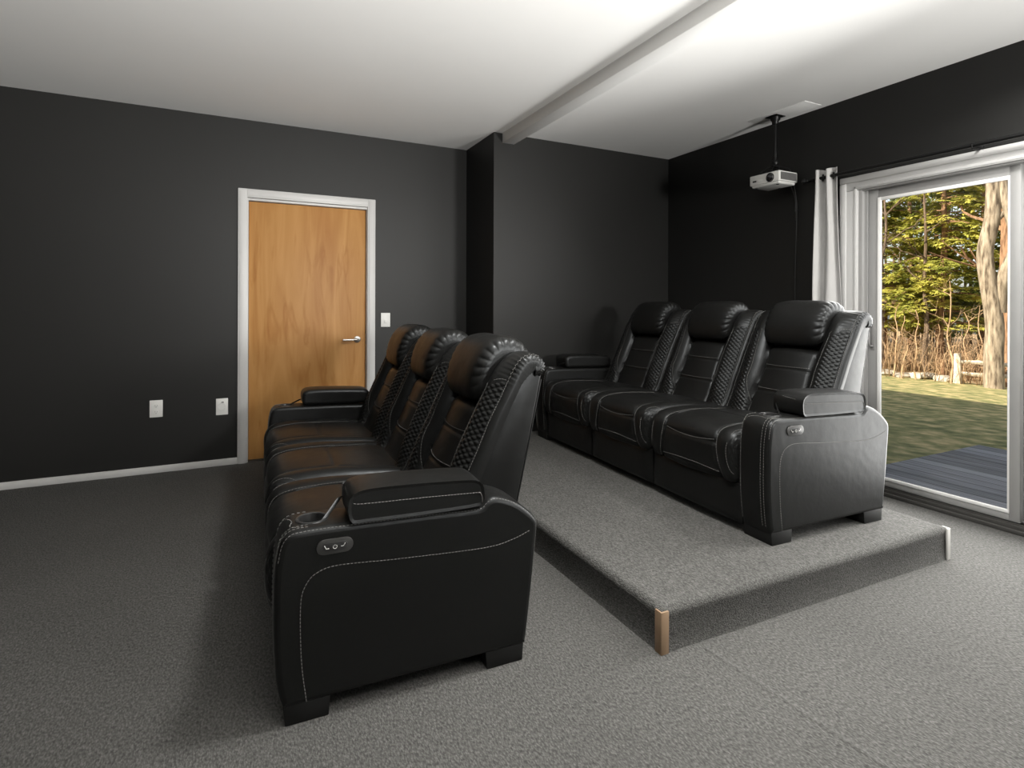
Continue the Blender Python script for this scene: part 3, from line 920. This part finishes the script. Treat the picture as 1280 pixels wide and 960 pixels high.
def backrest(y0, y1, parent):
    yc, hw = (y0 + y1) / 2, (y1 - y0) / 2
    NS = len(BACK_PROF)
    nrm = []
    for i in range(NS):
        t = BACK_PROF[min(i + 1, NS - 1)] - BACK_PROF[max(i - 1, 0)]; t.normalize()
        nrm.append(Vector((-t.z, 0, t.x)))
    zf = [p.z for p in BACK_PROF]
    def sz(z):       # s of the front face at height z
        for i in range(NS - 1):
            if zf[i + 1] >= z: return (i + (z - zf[i]) / max(1e-6, zf[i + 1] - zf[i])) / (NS - 1)
        return 1.0
    sA, sB, sC = sz(.575), sz(.705), sz(.84)
    sQ0, sQ1 = sz(.47), sz(.935)
    def useam(s): return .555 - .05 * math.sin(math.pi * smooth(sQ0, sQ1, s)) 
    def cross(au, s):
        """depth offset (towards the front) for the position |u|"""
        w = smooth(.02, .25, s) * (1 - .75 * smooth(sQ1, sQ1 + .14, s))
        us = useam(s)
        off = 0.0
        if au < us:
            c = 1 - (au / us) ** 2
            pf = .022 * c
            # three puffed panels between the seams
            for q in (sA, sB):
                pf -= .005 * math.exp(-((s - q) / .006) ** 2)
            pf -= .022 * math.exp(-((s - sC) / .03) ** 2)
            off += (pf - .014) * (1 if s < sQ1 else 1)
        else:
            t = (au - us) / (1 - us)
            off += w * (.034 * math.sin(math.pi * min(1.0, t * 1.9) * .5) if t < .526 else .034 * (1 - ((t - .526) / .474) ** 1.5)) - .004
        off -= .012 * math.exp(-((au - us) / .03) ** 2) * smooth(.02, .1, s)
        return off
    def B(u, s, lift=0.0):
        f = s * (NS - 1); i = min(int(f), NS - 2); k = f - i
        p = BACK_PROF[i].lerp(BACK_PROF[i + 1], k); n = nrm[i].lerp(nrm[i + 1], k).normalized()
        au = abs(u); sg = 1 if u >= 0 else -1
        r = .026
        edge = hw
        if au <= 1.0:
            yy = au * (edge - r)
            off = cross(au, s)
        else:                      # roll over the edge: 1..2 a quarter turn, 2..3 straight back
            c1 = cross(1.0, s)
            if au <= 2.0:
                a = (au - 1) * math.pi / 2
                yy = edge - r + r * math.sin(a); off = c1 - r * (1 - math.cos(a))
            else:
                yy = edge - .004 * (au - 2); off = c1 - r - (.024 + .014 * smooth(sQ1, sQ1 + .10, s)) * (au - 2)
            gath = smooth(sQ1 - .06, sQ1 + .06, s)
            off += .0025 * gath * math.sin(s * 330) * math.sin(math.pi * min(1, (au - 1)))
        if au > .75:
            gath = smooth(sQ1 - .05, sQ1 + .05, s)
            off += .0022 * gath * math.sin(s * 330 + 1) * smooth(.75, 1.0, min(au, 1.0))
        off += .002 * noise.noise(Vector((u * 2.5 + y0 * 7, s * 9, 4.1)))
        q = p + n * (off + lift)
        return Vector((q.x, yc + sg * yy, q.z))
    pos = [k / 40 for k in range(41)] + [1 + k / 8 for k in range(1, 9)] + [2.5, 3.0]
    us = [-p for p in reversed(pos[1:])] + pos
    G = [[B(u, k / 150) for u in us] for k in range(151)]
    b = MB(); b.grid(G)
    L = .0012
    # thread: along the outer seam, round the quilt, and across the centre panel
    for sg in (1, -1):
        b.dashes([B(sg * 1.15, lerp(.04, sQ1 + .20, k / 90), L) for k in range(91)], .0013, .0075, .003, 1)
        ql = []
        for k in range(41):
            s = lerp(.06, sQ1 - .03, k / 40); ql.append((useam(s) + .22 * smooth(.12, .35, s) - .05, s))
        ql += [(.86, sQ1 - .012), (.93, sQ1), (1.1, sQ1 + .004)]
        b.dashes(resample([B(sg * u, s, L) for u, s in ql], 140), .0012, .010, .0025, 1)
    for q in (sA, sB):
        b.dashes([B(lerp(-1, 1, k / 30) * (useam(q) - .04), q + .012 + .010 * ((2 * k / 30 - 1) ** 2), L) for k in range(31)], .0012, .010, .0025, 1)
    o = b.build('backrest', LT, parent, 80)
    # quilted side panels
    for sg in (1, -1):
        b = MB()
        NI, NJ = 190, 36
        G = []
        for i in range(NI + 1):
            s = lerp(.05, sQ1, i / NI)
            lo = useam(s) + .22 * smooth(.12, .35, s) - .02
            tp = (i / NI - .88) / .12
            if tp > 0: lo = lerp(lo, 1.08, 1 - math.sqrt(max(0, 1 - tp * tp)) ) if tp < 1 else 1.08
            row = []
            for j in range(NJ + 1):
                u = lerp(lo, 1.10, j / NJ)
                A = (s * 1.25) / .030; Bq = u * hw / .036
                h = abs(math.sin(math.pi * (A + Bq) )) * abs(math.sin(math.pi * (A - Bq)))
                ed = min(1, min(j, NJ - j) / 3) * min(1, min(i, NI - i) / 4)
                row.append(B(sg * u, s, -.002 + (.0005 + .0062 * h ** .55) * ed))
            G.append(row)
        b.grid(G)
        b.build('quilted_panel', M['leather'], o, 80)
    # padded headrest over the top
    hp = resample([(.705, 0, .842), (.688, 0, .862), (.684, 0, .90), (.694, 0, .955), (.716, 0, 1.010), (.748, 0, 1.056), (.79, 0, 1.084), (.84, 0, 1.093), (.89, 0, 1.082), (.928, 0, 1.050),
                   (.942, 0, 1.01), (.930, 0, .975), (.90, 0, .96), (.85, 0, .95), (.80, 0, .92), (.745, 0, .855)], 192, True)
    cen = Vector((.815, 0, .975))
    hy = hw * .575
    G = []
    vs = [-1, -.995, -.98, -.96, -.935, -.91, -.88, -.85, -.82, -.79, -.75, -.70, -.6, -.45, -.3, -.15, 0]
    vs = vs + [-v for v in reversed(vs[:-1])]
    for v in vs:
        av = abs(v)
        r = (1 - av ** 7) ** .42 if av < 1 else 0.0
        r = .55 + .45 * r
        row = []
        for i, p in enumerate(hp):
            d = p - cen
            th = 2 * math.pi * i / 192
            wr = .060 * (abs(math.sin(th * 9.5 + 1.3 * (1 if v > 0 else -1))) ** .7 - .68) * smooth(.72, .93, av) * (1 - .3 * smooth(.98, 1, av)) * (.4 + .6 * smooth(.0, .5, math.sin(th * .5)))
            wr += .012 * noise.noise(Vector((v * 3, th * 2, y0 * 9)))
            q = cen + d * (r + wr + .02 * (1 - v * v))
            row.append(Vector((q.x, yc + v * hy, q.z)))
        G.append(row)
    b = MB(); b.grid(G, closed_v=True); b.add(G[0], [tuple(range(192))]); b.add(G[-1], [tuple(range(192))])
    b.build('headrest', M['leather'], o, 80)
    # the outer shell behind the cushion
    b = MB()
    ins = .016
    b.prism([(.52, .30), (.57, .42), (.655, .595), (.752, .80), (.835, .985), (.905, .990), (.918, .965), (.862, .70), (.806, .45), (.775, .20), (.62, .20)], 'y', y0 + ins, y1 - ins, bev=.010, seg=3)
    for sg, yy in ((1, y1 - ins), (-1, y0 + ins)):
        b.tube([(.912, yy - sg * .006, .935), (.862, yy - sg * .006, .70), (.806, yy - sg * .006, .45)], .0045, 6)
    b.build('back_shell', M['leather'], o, 40)
    return o

def make_sofa():
    root = empty('reclining_sofa')
    b = MB(); b.box(.03, .77, .10, W - .10, .075, .24, bev=.01); b.box(.45, .775, .12, W - .12, .2, .42, bev=.01)
    b.build('base', M['leather'], root)
    arm(False, root); arm(True, root)
    for y0, y1 in SEATS:
        b = MB()
        G = []
        for i in range(17):
            z = lerp(.040, .236, i / 16)
            row = []
            for j in range(25):
                u = j / 24 * 2 - 1
                e = max(abs(u) ** 10, abs(i / 8 - 1) ** 8)
                row.append(Vector((-.012 + .018 * e - .006 * (1 - u * u), lerp(y0 + .003, y1 - .003, j / 24), z)))
            G.append(row)
        G2 = [[Vector((.035, p.y, p.z)) for p in r] for r in G]
        b.grid(G); b.grid(G2)
        for A, B_ in ((G[0], G2[0]), (G[-1], G2[-1])): b.grid([A, B_])
        b.grid([[r[0] for r in G], [r[0] for r in G2]]); b.grid([[r[-1] for r in G], [r[-1] for r in G2]])
        b.build('footrest_panel', M['leather'], root, 60)
    for y0, y1 in SEATS: seat(y0, y1, root)
    e = .018
    for k, (y0, y1) in enumerate(SEATS):
        backrest(y0 - (e if k == 0 else 0), y1 + (e if k == 2 else 0), root)
    for y0 in (0.004, W - .161):
        for x0, x1 in ((.0, .131), (.625, .765)):
            b = MB(); b.prism([(x0 + .006, 0), (x0, .058), (x1, .058), (x1 - .004, 0)], 'y', y0, y0 + .157, bev=.003)
            b.build('foot', M['foot'], root)
    return root

sofa = make_sofa()
sofa2 = copy_tree(sofa)
sofa.location = (.126, 1.712, 0); sofa.rotation_euler = (0, 0, R(-2.4))
sofa2.location = (2.116, 1.668, PH); sofa2.rotation_euler = (0, 0, R(-2.4))
tag(sofa, 'black leather three-seat reclining sofa standing on the main floor, nearer the wooden door', 'sofa', 'reclining sofas')
tag(sofa2, 'black leather three-seat reclining sofa standing on the carpeted riser by the glass door', 'sofa', 'reclining sofas')

# ----------------------------------------------------------------- outdoors
def gz(x, y):
    z = -.16 - .055 * max(0, x - 4) + .05 * noise.noise(Vector((x * .25, y * .25, 0)))
    if x > 19: z += .05 * (x - 19)
    return z
def ground(name, x0, x1, nx, m, kind='structure', ywid=lambda x: (-16, 34), dz=0):
    b = MB()
    G = []
    for i in range(nx + 1):
        x = lerp(x0, x1, i / nx); a, c = ywid(x)
        G.append([Vector((x, lerp(a, c, j / 70), gz(x, lerp(a, c, j / 70)) + dz)) for j in range(71)])
    b.grid(G)
    o = b.build(name, m, None, 180); o['kind'] = kind
    return o
ground('lawn', 3.915, 19.0, 60, M['lawn'])
ground('ground', 19.0, 60.0, 60, M['litter'])
b = MB(); b.box(3.93, 6.35, -2.5, 2.74, -.20, -.095, bev=.004)
struct(b.build('deck', M['deck']))
# upper storey and roof of the house, which shade the lawn
b = MB(); b.box(XL - 2, 4.0, -9, 22, 2.85, 5.0); b.prism([(XL - 2.3, 5.0), (4.35, 5.0), (4.35, 5.42), (1.2, 6.2), (XL - 2.3, 6.2)], 'y', -9.3, 22.3)
struct(b.build('wall_upper', M['siding']))

# split-rail fence
FX, FY = 18.2, 8.35
def rail_fence():
    g0 = gz(FX, FY)
    r = tag(empty('split_rail_fence', (FX, FY, g0)), 'weathered wooden split-rail fence at the sunny edge of the lawn', 'fence')
    dirv = Vector((.55, -1.0, 0)).normalized()
    for k in range(4):
        c = dirv * (2.7 * k)
        zz = gz(FX + c.x, FY + c.y) - g0
        b = MB(); b.tube([(c.x, c.y, zz - .1), (c.x + .01, c.y, zz + .45), (c.x, c.y, zz + .84)], [.105, .095, .085], 7); b.build('post', M['rail'], r, 40)
        if k < 3:
            e = dirv * (2.7 * (k + 1)); ze = gz(FX + e.x, FY + e.y) - g0
            for h in (.30, .62):
                b = MB()
                pts = [c.lerp(e, t / 6) + Vector((0, 0, lerp(zz, ze, t / 6) + h + .012 * math.sin(t * 2.1 + h * 9))) for t in range(7)]
                b.tube(pts, [.045, .06, .066, .06, .066, .058, .045], 6); b.build('rail', M['rail'], r, 30)
rail_fence()

# fieldstones of the tumbled wall
def rock(x, y, sx, sy, sz, first):
    b = MB()
    bm = bmesh.new(); bmesh.ops.create_icosphere(bm, subdivisions=2, radius=1)
    o_ = Vector((x * 3, y * 3, sz * 40))
    for v in bm.verts:
        k = 1 + .35 * noise.noise(v.co * 1.1 + o_)
        v.co = Vector((v.co.x * sx * k, v.co.y * sy * k, max(-.6, min(.75, v.co.z * k)) * sz))
    b.addbm(bm)
    o = b.build('fieldstone', M['stone'], None, 30)
    o.location = (x, y, gz(x, y) + sz * .45)
    o.rotation_euler = (0, 0, rnd.uniform(0, 3))
    tag(o, 'pale flat fieldstone lying in the tumbled stone wall beyond the lawn', 'stone', 'fieldstones of the tumbled wall')
y = 8.9
while y < 14.6:
    for row in range(2):
        rock(18.55 + .35 * row - (y - 9) * .16 + rnd.uniform(-.12, .12), y + rnd.uniform(-.1, .1), rnd.uniform(.18, .30), rnd.uniform(.24, .46), rnd.uniform(.10, .17), False)
    y += .52

# trees
def trunk_pts(x, y, h, lean, wob, n=14, seed=0):
    g = gz(x, y)
    return [Vector((lean[0] * t * h + wob * noise.noise(Vector((t * 3, seed, 1))), lean[1] * t * h + wob * noise.noise(Vector((t * 3, seed, 7))), t * h - .15)) for t in [k / n for k in range(n + 1)]]

def conifer(x, y, h, base, spread, nb, m, label, seed, bark='bark_red'):
    r_ = random.Random(seed)
    root = tag(empty('hemlock_tree', (x, y, gz(x, y))), label, 'tree', 'evergreen trees beyond the lawn')
    pts = trunk_pts(x, y, h, (r_.uniform(-.02, .02), r_.uniform(-.02, .02)), .15, seed=seed)
    b = MB(); b.tube(pts, [lerp(.13, .03, k / 14) for k in range(15)], 9)
    f = MB()
    V, F = [], []
    for k in range(nb):
        t = (k + r_.random()) / nb
        z = lerp(base, h * .98, t)
        L = spread * (1 - t * .75) * r_.uniform(.65, 1.1)
        a = r_.uniform(0, 2 * math.pi)
        d = Vector((math.cos(a), math.sin(a), 0))
        p0 = pts[min(14, int(z / h * 14))].copy(); p0.z = z
        br = []
        for q in range(7):
            s = q / 6
            br.append(p0 + d * L * s + Vector((0, 0, .28 * L * s * .6 - .5 * L * s * s * .75)))
        b.tube(br, [lerp(.026, .005, q / 6) for q in range(7)], 5)
        side = Vector((-d.y, d.x, 0))
        ns = int(46 * L)
        for _ in range(ns):
            s = r_.uniform(.18, 1.0)
            i = min(5, int(s * 6)); c = br[i].lerp(br[i + 1], s * 6 - i)
            w = (1 - s) * .55 * L + .10
            o_ = side * r_.uniform(-w, w) + d * r_.uniform(-.1, .12)
            c = c + o_ + Vector((0, 0, r_.uniform(-.08, .05) - abs(o_.dot(side)) * .22))
            # a spray of short flat twigs
            dirn = (d * .8 + side * (o_.dot(side)) * 2.2 + Vector((r_.uniform(-.35, .35), r_.uniform(-.35, .35), r_.uniform(-.45, .1)))).normalized()
            up = (Vector((r_.uniform(-.5, .5), r_.uniform(-.5, .5), 1))).normalized()
            sd = dirn.cross(up).normalized()
            for tw in range(5):
                ang = (tw - 2) * .42 + r_.uniform(-.15, .15)
                dd = (dirn * math.cos(ang) + sd * math.sin(ang)).normalized()
                ll = r_.uniform(.14, .26)
                ss = dd.cross(up).normalized() * r_.uniform(.018, .034)
                q0 = c - dd * .02
                n0 = len(V)
                V += [q0 + ss * .5, q0 + dd * ll * .5 + ss, q0 + dd * ll + Vector((0, 0, -.02)), q0 + dd * ll * .5 - ss, q0 - ss * .5]
                F.append((n0, n0 + 1, n0 + 2, n0 + 3, n0 + 4))
    f.add(V, F)
    b.build('trunk', M[bark], root, 60)
    f.build('foliage', M[m], root, 180, recalc=False)
    return root

def along(d, s):
    """a spot d metres out along the view through the glass door, s metres to its right"""
    f = Vector((.9025, .4307)); g = Vector((.4307, -.9025))
    p = f * d + g * s
    return p.x, p.y
spec = [  # distance, sideways, height, first branch, spread, branches, needles
    (23.5, -1.8, 11.0, 1.5, 2.2, 110, 'needles', 'bright yellow-green hemlock spreading low at the left of the glass'),
    (22.8, -.05, 10.0, 1.6, 2.1, 110, 'needles', 'bright yellow-green hemlock in the middle of the glass, just behind the stone wall'),
    (25.5, 1.1, 12.0, 1.7, 2.2, 100, 'needles_dark', 'deep green hemlock standing behind the forked tree'),
    (26.8, -1.0, 13.0, 1.8, 2.4, 100, 'needles_dark', 'tall deep green hemlock behind the two bright ones'),
    (27.0, -4.2, 13.0, 1.8, 2.4, 70, 'needles_dark', 'deep green hemlock beyond the left end of the stone wall'),
    (29.0, 3.4, 13.0, 1.8, 2.4, 70, 'needles', 'yellow-green hemlock beyond the fence rails'),
    (25.5, 5.6, 12.0, 1.6, 2.4, 60, 'needles_dark', 'deep green hemlock right of the fence'),
    (24.0, -6.3, 12.0, 1.5, 2.3, 60, 'needles', 'yellow-green hemlock past the deep green one, farthest along the stone wall'),
]
for i, (d, s, h, base, sp, nb, m, lab) in enumerate(spec):
    x, y = along(d, s); conifer(x, y, h, base, sp, nb, m, lab, 30 + i)

# big forked tree by the fence
x, y = along(19.4, 1.06)
ft = tag(empty('forked_tree', (x, y, gz(x, y))), 'big bare tree with a pale twisted twin trunk behind the fence', 'tree')
sd_ = Vector((.4307, -.9025, 0))
b = MB()
b.tube(resample([Vector((0, 0, -.2)), sd_ * -.02 + Vector((0, 0, .8)), sd_ * .0 + Vector((0, 0, 1.7)), sd_ * -.12 + Vector((0, 0, 2.7)), sd_ * -.20 + Vector((0, 0, 3.6)), sd_ * -.05 + Vector((0, 0, 4.6)), sd_ * -.02 + Vector((0, 0, 6.2)), sd_ * .1 + Vector((0, 0, 9))], 40),
       [lerp(.23, .13, (k / 39) ** .8) for k in range(40)], 12)
b.build('trunk', M['bark'], ft, 60)
b = MB()
b.tube(resample([sd_ * .06 + Vector((.05, 0, 2.0)), sd_ * .12 + Vector((.05, 0, 2.8)), sd_ * .42 + Vector((.05, 0, 3.8)), sd_ * .30 + Vector((0, 0, 4.6)), sd_ * .12 + Vector((0, 0, 5.6)), sd_ * -.1 + Vector((0, 0, 8.5))], 34),
       [lerp(.165, .10, k / 33) for k in range(34)], 11)
b.build('trunk', M['bark'], ft, 60)
for k, (z, sgn, ln) in enumerate(((6.1, -1, 1.6), (6.4, 1, 2.2), (7.4, -1, 2.0), (4.4, 1, 1.5))):
    b = MB()
    b.tube(resample([Vector((0, 0, z)), sd_ * sgn * ln * .3 + Vector((0, 0, z + .5)), sd_ * sgn * ln * .7 + Vector((.1, 0, z + .8)), sd_ * sgn * ln + Vector((.2, 0, z + 1.4))], 14), [lerp(.07, .015, q / 13) for q in range(14)], 7)
    b.build('branch', M['bark'], ft, 60)

def bare_tree(name, d, s, h, r0, lab, barkm, seed, group, cat='tree', nbr=7):
    x, y = along(d, s)
    r_ = random.Random(seed)
    o = tag(empty(name, (x, y, gz(x, y))), lab, cat, group)
    pts = trunk_pts(x, y, h, (r_.uniform(-.06, .06), r_.uniform(-.06, .06)), .25, seed=seed)
    b = MB(); b.tube(pts, [lerp(r0, r0 * .35, k / 14) for k in range(15)], 8)
    small = r0 < .05
    if not small: b.build('trunk', M[barkm], o, 60)
    for k in range(nbr):
        if not small: b = MB()
        i = r_.randint(4, 13); a = r_.uniform(0, 6.28); L = r_.uniform(.25, .4) * h * .5
        dd = Vector((math.cos(a), math.sin(a), r_.uniform(.4, 1.2)))
        br = [pts[i] + dd * L * q / 5 + Vector((r_.uniform(-.03, .03), r_.uniform(-.03, .03), 0)) * q for q in range(6)]
        b.tube(br, [lerp(r0 * .35, r0 * .08, q / 5) for q in range(6)], 5)
        for _ in range(4):
            q = r_.randint(1, 5); e = dd + Vector((r_.uniform(-1, 1), r_.uniform(-1, 1), r_.uniform(-.3, .6)))
            b.tube([br[q], br[q] + e * L * .2, br[q] + e * L * .38 + Vector((0, 0, .04))], [r0 * .12, r0 * .09, r0 * .04], 4)
        if not small: b.build('branch', M[barkm], o, 60)
    if small: b.build('stem', M['twig'], o, 60)
bare_tree('reddish_tree', 20.6, 1.42, 9.0, .20, 'reddish-barked tree right behind the pale twin trunk', 'bark_red', 5, 'bare trees beyond the lawn')
bare_tree('dark_trunk_tree', 21.6, -.38, 6.0, .085, 'dark-trunked bare tree left of the fence post', 'bark_dark', 6, 'bare trees beyond the lawn')
bare_tree('leaning_tree', 21.0, -1.62, 6.0, .075, 'slim leaning bare tree at the left edge of the glass', 'bark_dark', 7, 'bare trees beyond the lawn')
for k, (d, s, h, r0) in enumerate([(19.6, .18, 3.0, .028), (20.2, -.65, 2.2, .024), (20.4, -1.2, 2.4, .026), (20.0, -.95, 2.0, .022), (20.8, .5, 2.2, .024), (21.6, .8, 2.4, .026), (21.2, -2.3, 2.6, .028),
                                   (22.0, -3.4, 2.6, .03), (21.5, 2.9, 2.6, .028), (22.2, 3.6, 2.6, .028), (20.6, -.2, 1.8, .02), (23.0, .1, 2.6, .03)]):
    bare_tree('bare_sapling', d, s, h, r0, 'thin bare sapling in the brush beyond the stone wall', 'twig', 60 + k, 'bare saplings in the brush', 'sapling', 6)
# the tangle of dry stems and brush
b = MB()
r_ = random.Random(99)
for k in range(1500):
    d, s = r_.uniform(19.8, 26.5), r_.uniform(-6, 6)
    x, y = along(d, s)
    h = r_.uniform(.4, 1.5) * (1 + .03 * (d - 20))
    g = gz(x, y)
    lean = Vector((r_.uniform(-.3, .3), r_.uniform(-.3, .3), 0))
    p = [Vector((x, y, g)), Vector((x, y, g + h * .5)) + lean * h * .4, Vector((x, y, g + h)) + lean * h]
    rr = r_.uniform(.006, .012)
    b.tube(p, [rr, rr * .8, rr * .3], 4)
    for q in range(3):
        t = r_.uniform(.3, .9); c = p[0].lerp(p[2], t); e = Vector((r_.uniform(-1, 1), r_.uniform(-1, 1), r_.uniform(.1, 1))) * .28
        b.tube([c, c + e], [rr * .6, rr * .25], 3)
tag(b.build('undergrowth', M['twig'], None, 180, recalc=False), 'tangle of dry tan stems under the trees beyond the lawn', 'undergrowth', kind='stuff')
# woods far behind, closing the view
b = MB(); f = MB(); V, F = [], []
r_ = random.Random(5)
for k in range(190):
    d, s = r_.uniform(31, 44), r_.uniform(-24, 28)
    x, y = along(d, s); g = gz(x, y); h = r_.uniform(8, 14)
    b.tube([Vector((x, y, g)), Vector((x + r_.uniform(-.4, .4), y, g + h * .5)), Vector((x + r_.uniform(-.8, .8), y, g + h))], [.07, .06, .02], 5)
    for _ in range(330):
        t = r_.random() ** .8; z = g + lerp(1.0, h, t); w = lerp(2.2, .4, t)
        a = r_.uniform(0, 6.28); q = r_.uniform(.1, 1) * w
        c = Vector((x + math.cos(a) * q, y + math.sin(a) * q, z - q * .2))
        dd = Vector((r_.uniform(-1, 1), r_.uniform(-1, 1), r_.uniform(-.5, .2))).normalized() * r_.uniform(.2, .42)
        ss = dd.cross(Vector((0, 0, 1))).normalized() * r_.uniform(.04, .09)
        n0 = len(V); V += [c - dd * .5 + ss * .4, c + ss, c + dd, c - ss, c - dd * .5 - ss * .4]; F.append((n0, n0 + 1, n0 + 2, n0 + 3, n0 + 4))
b.add(V, F, 1)
tag(b.build('woods', [M['bark_dark'], M['needles_dark']], None, 180, recalc=False), 'distant woods closing the view behind the hemlocks', 'woods', kind='stuff')

# ------------------------------------------------------------ light, camera
def area(name, loc, target, sx, sy, power, col=(1, 1, 1), spread=180):
    l = bpy.data.lights.new(name, 'AREA'); l.shape = 'RECTANGLE'; l.size = sx; l.size_y = sy; l.energy = power; l.color = col; l.spread = R(spread)
    o = bpy.data.objects.new(name, l); COL.objects.link(o); o.location = loc
    o.rotation_euler = (Vector(target) - Vector(loc)).to_track_quat('-Z', 'Y').to_euler()
    return o
area('daylight_through_door', (XR - .22, 1.46, 1.05), (XR - 4.22, 1.46, .3), 1.6, 1.85, 74, (1, .99, .96), 155)
area('upward_fill', (2.9, -1.2, 1.5), (2.1, 2.0, 3.5), .45, .45, 78, (1, .985, .95), 125)  # added fill for the right-hand ceiling and beam; no lamp stands here
area('upward_fill', (1.5, -1.3, 1.5), (-.4, 1.7, 3.8), .45, .45, 145, (1, .985, .95), 105)  # added fill in place of a flash aimed up at the ceiling
area('overhead_light', (1.3, 1.55, CH - .03), (1.3, 1.55, 0), .36, .36, 50, (1, .985, .95), 165)  # added: stands in for flash bounced off the ceiling, not a fixture
area('overhead_light', (3.1, 1.15, CH - .03), (3.05, 1.1, 0), .3, .3, 25, (1, .985, .95), 150)

sun = bpy.data.lights.new('sun', 'SUN'); sun.energy = 11.0; sun.angle = R(.6); sun.color = (1, .90, .74)
so = bpy.data.objects.new('sun', sun); COL.objects.link(so)
so.rotation_euler = Vector((math.cos(R(34)), -.18, -math.sin(R(34)))).to_track_quat('-Z', 'Y').to_euler()

w = bpy.data.worlds.new('sky'); scene.world = w; w.use_nodes = True
nt = w.node_tree; bg = nt.nodes['Background']
sky = nt.nodes.new('ShaderNodeTexSky'); sky.sky_type = 'NISHITA'; sky.sun_disc = False
sky.sun_elevation = R(34); sky.sun_rotation = R(270); sky.air_density = 1.0; sky.dust_density = 2.0
hs = nt.nodes.new('ShaderNodeHueSaturation'); hs.inputs['Saturation'].default_value = .45
nt.links.new(sky.outputs[0], hs.inputs['Color']); nt.links.new(hs.outputs[0], bg.inputs[0]); bg.inputs[1].default_value = .24

cam = bpy.data.cameras.new('camera'); co = bpy.data.objects.new('camera', cam); COL.objects.link(co)
cam.sensor_fit = 'HORIZONTAL'; cam.sensor_width = 36.0; cam.lens = 693.0 / 1280 * 36; cam.shift_y = (382.8 - 480) / 1280
cam.clip_start = .02; cam.clip_end = 300
co.location = (0, 0, 1.213)
co.rotation_euler = (Matrix.Rotation(R(-26.57), 3, 'Z') @ Matrix.Rotation(R(90), 3, 'X') @ Matrix.Rotation(R(.18), 3, 'Z')).to_euler()
scene.camera = co

vs = scene.view_settings
vs.view_transform = 'Standard'; vs.look = 'None'; vs.exposure = 0.0; vs.gamma = 1.0; vs.use_curve_mapping = False
scene.cycles.use_denoising = True
scene.cycles.max_bounces = 8; scene.cycles.diffuse_bounces = 5; scene.cycles.transparent_max_bounces = 16
scene.cycles.sample_clamp_indirect = 6.0
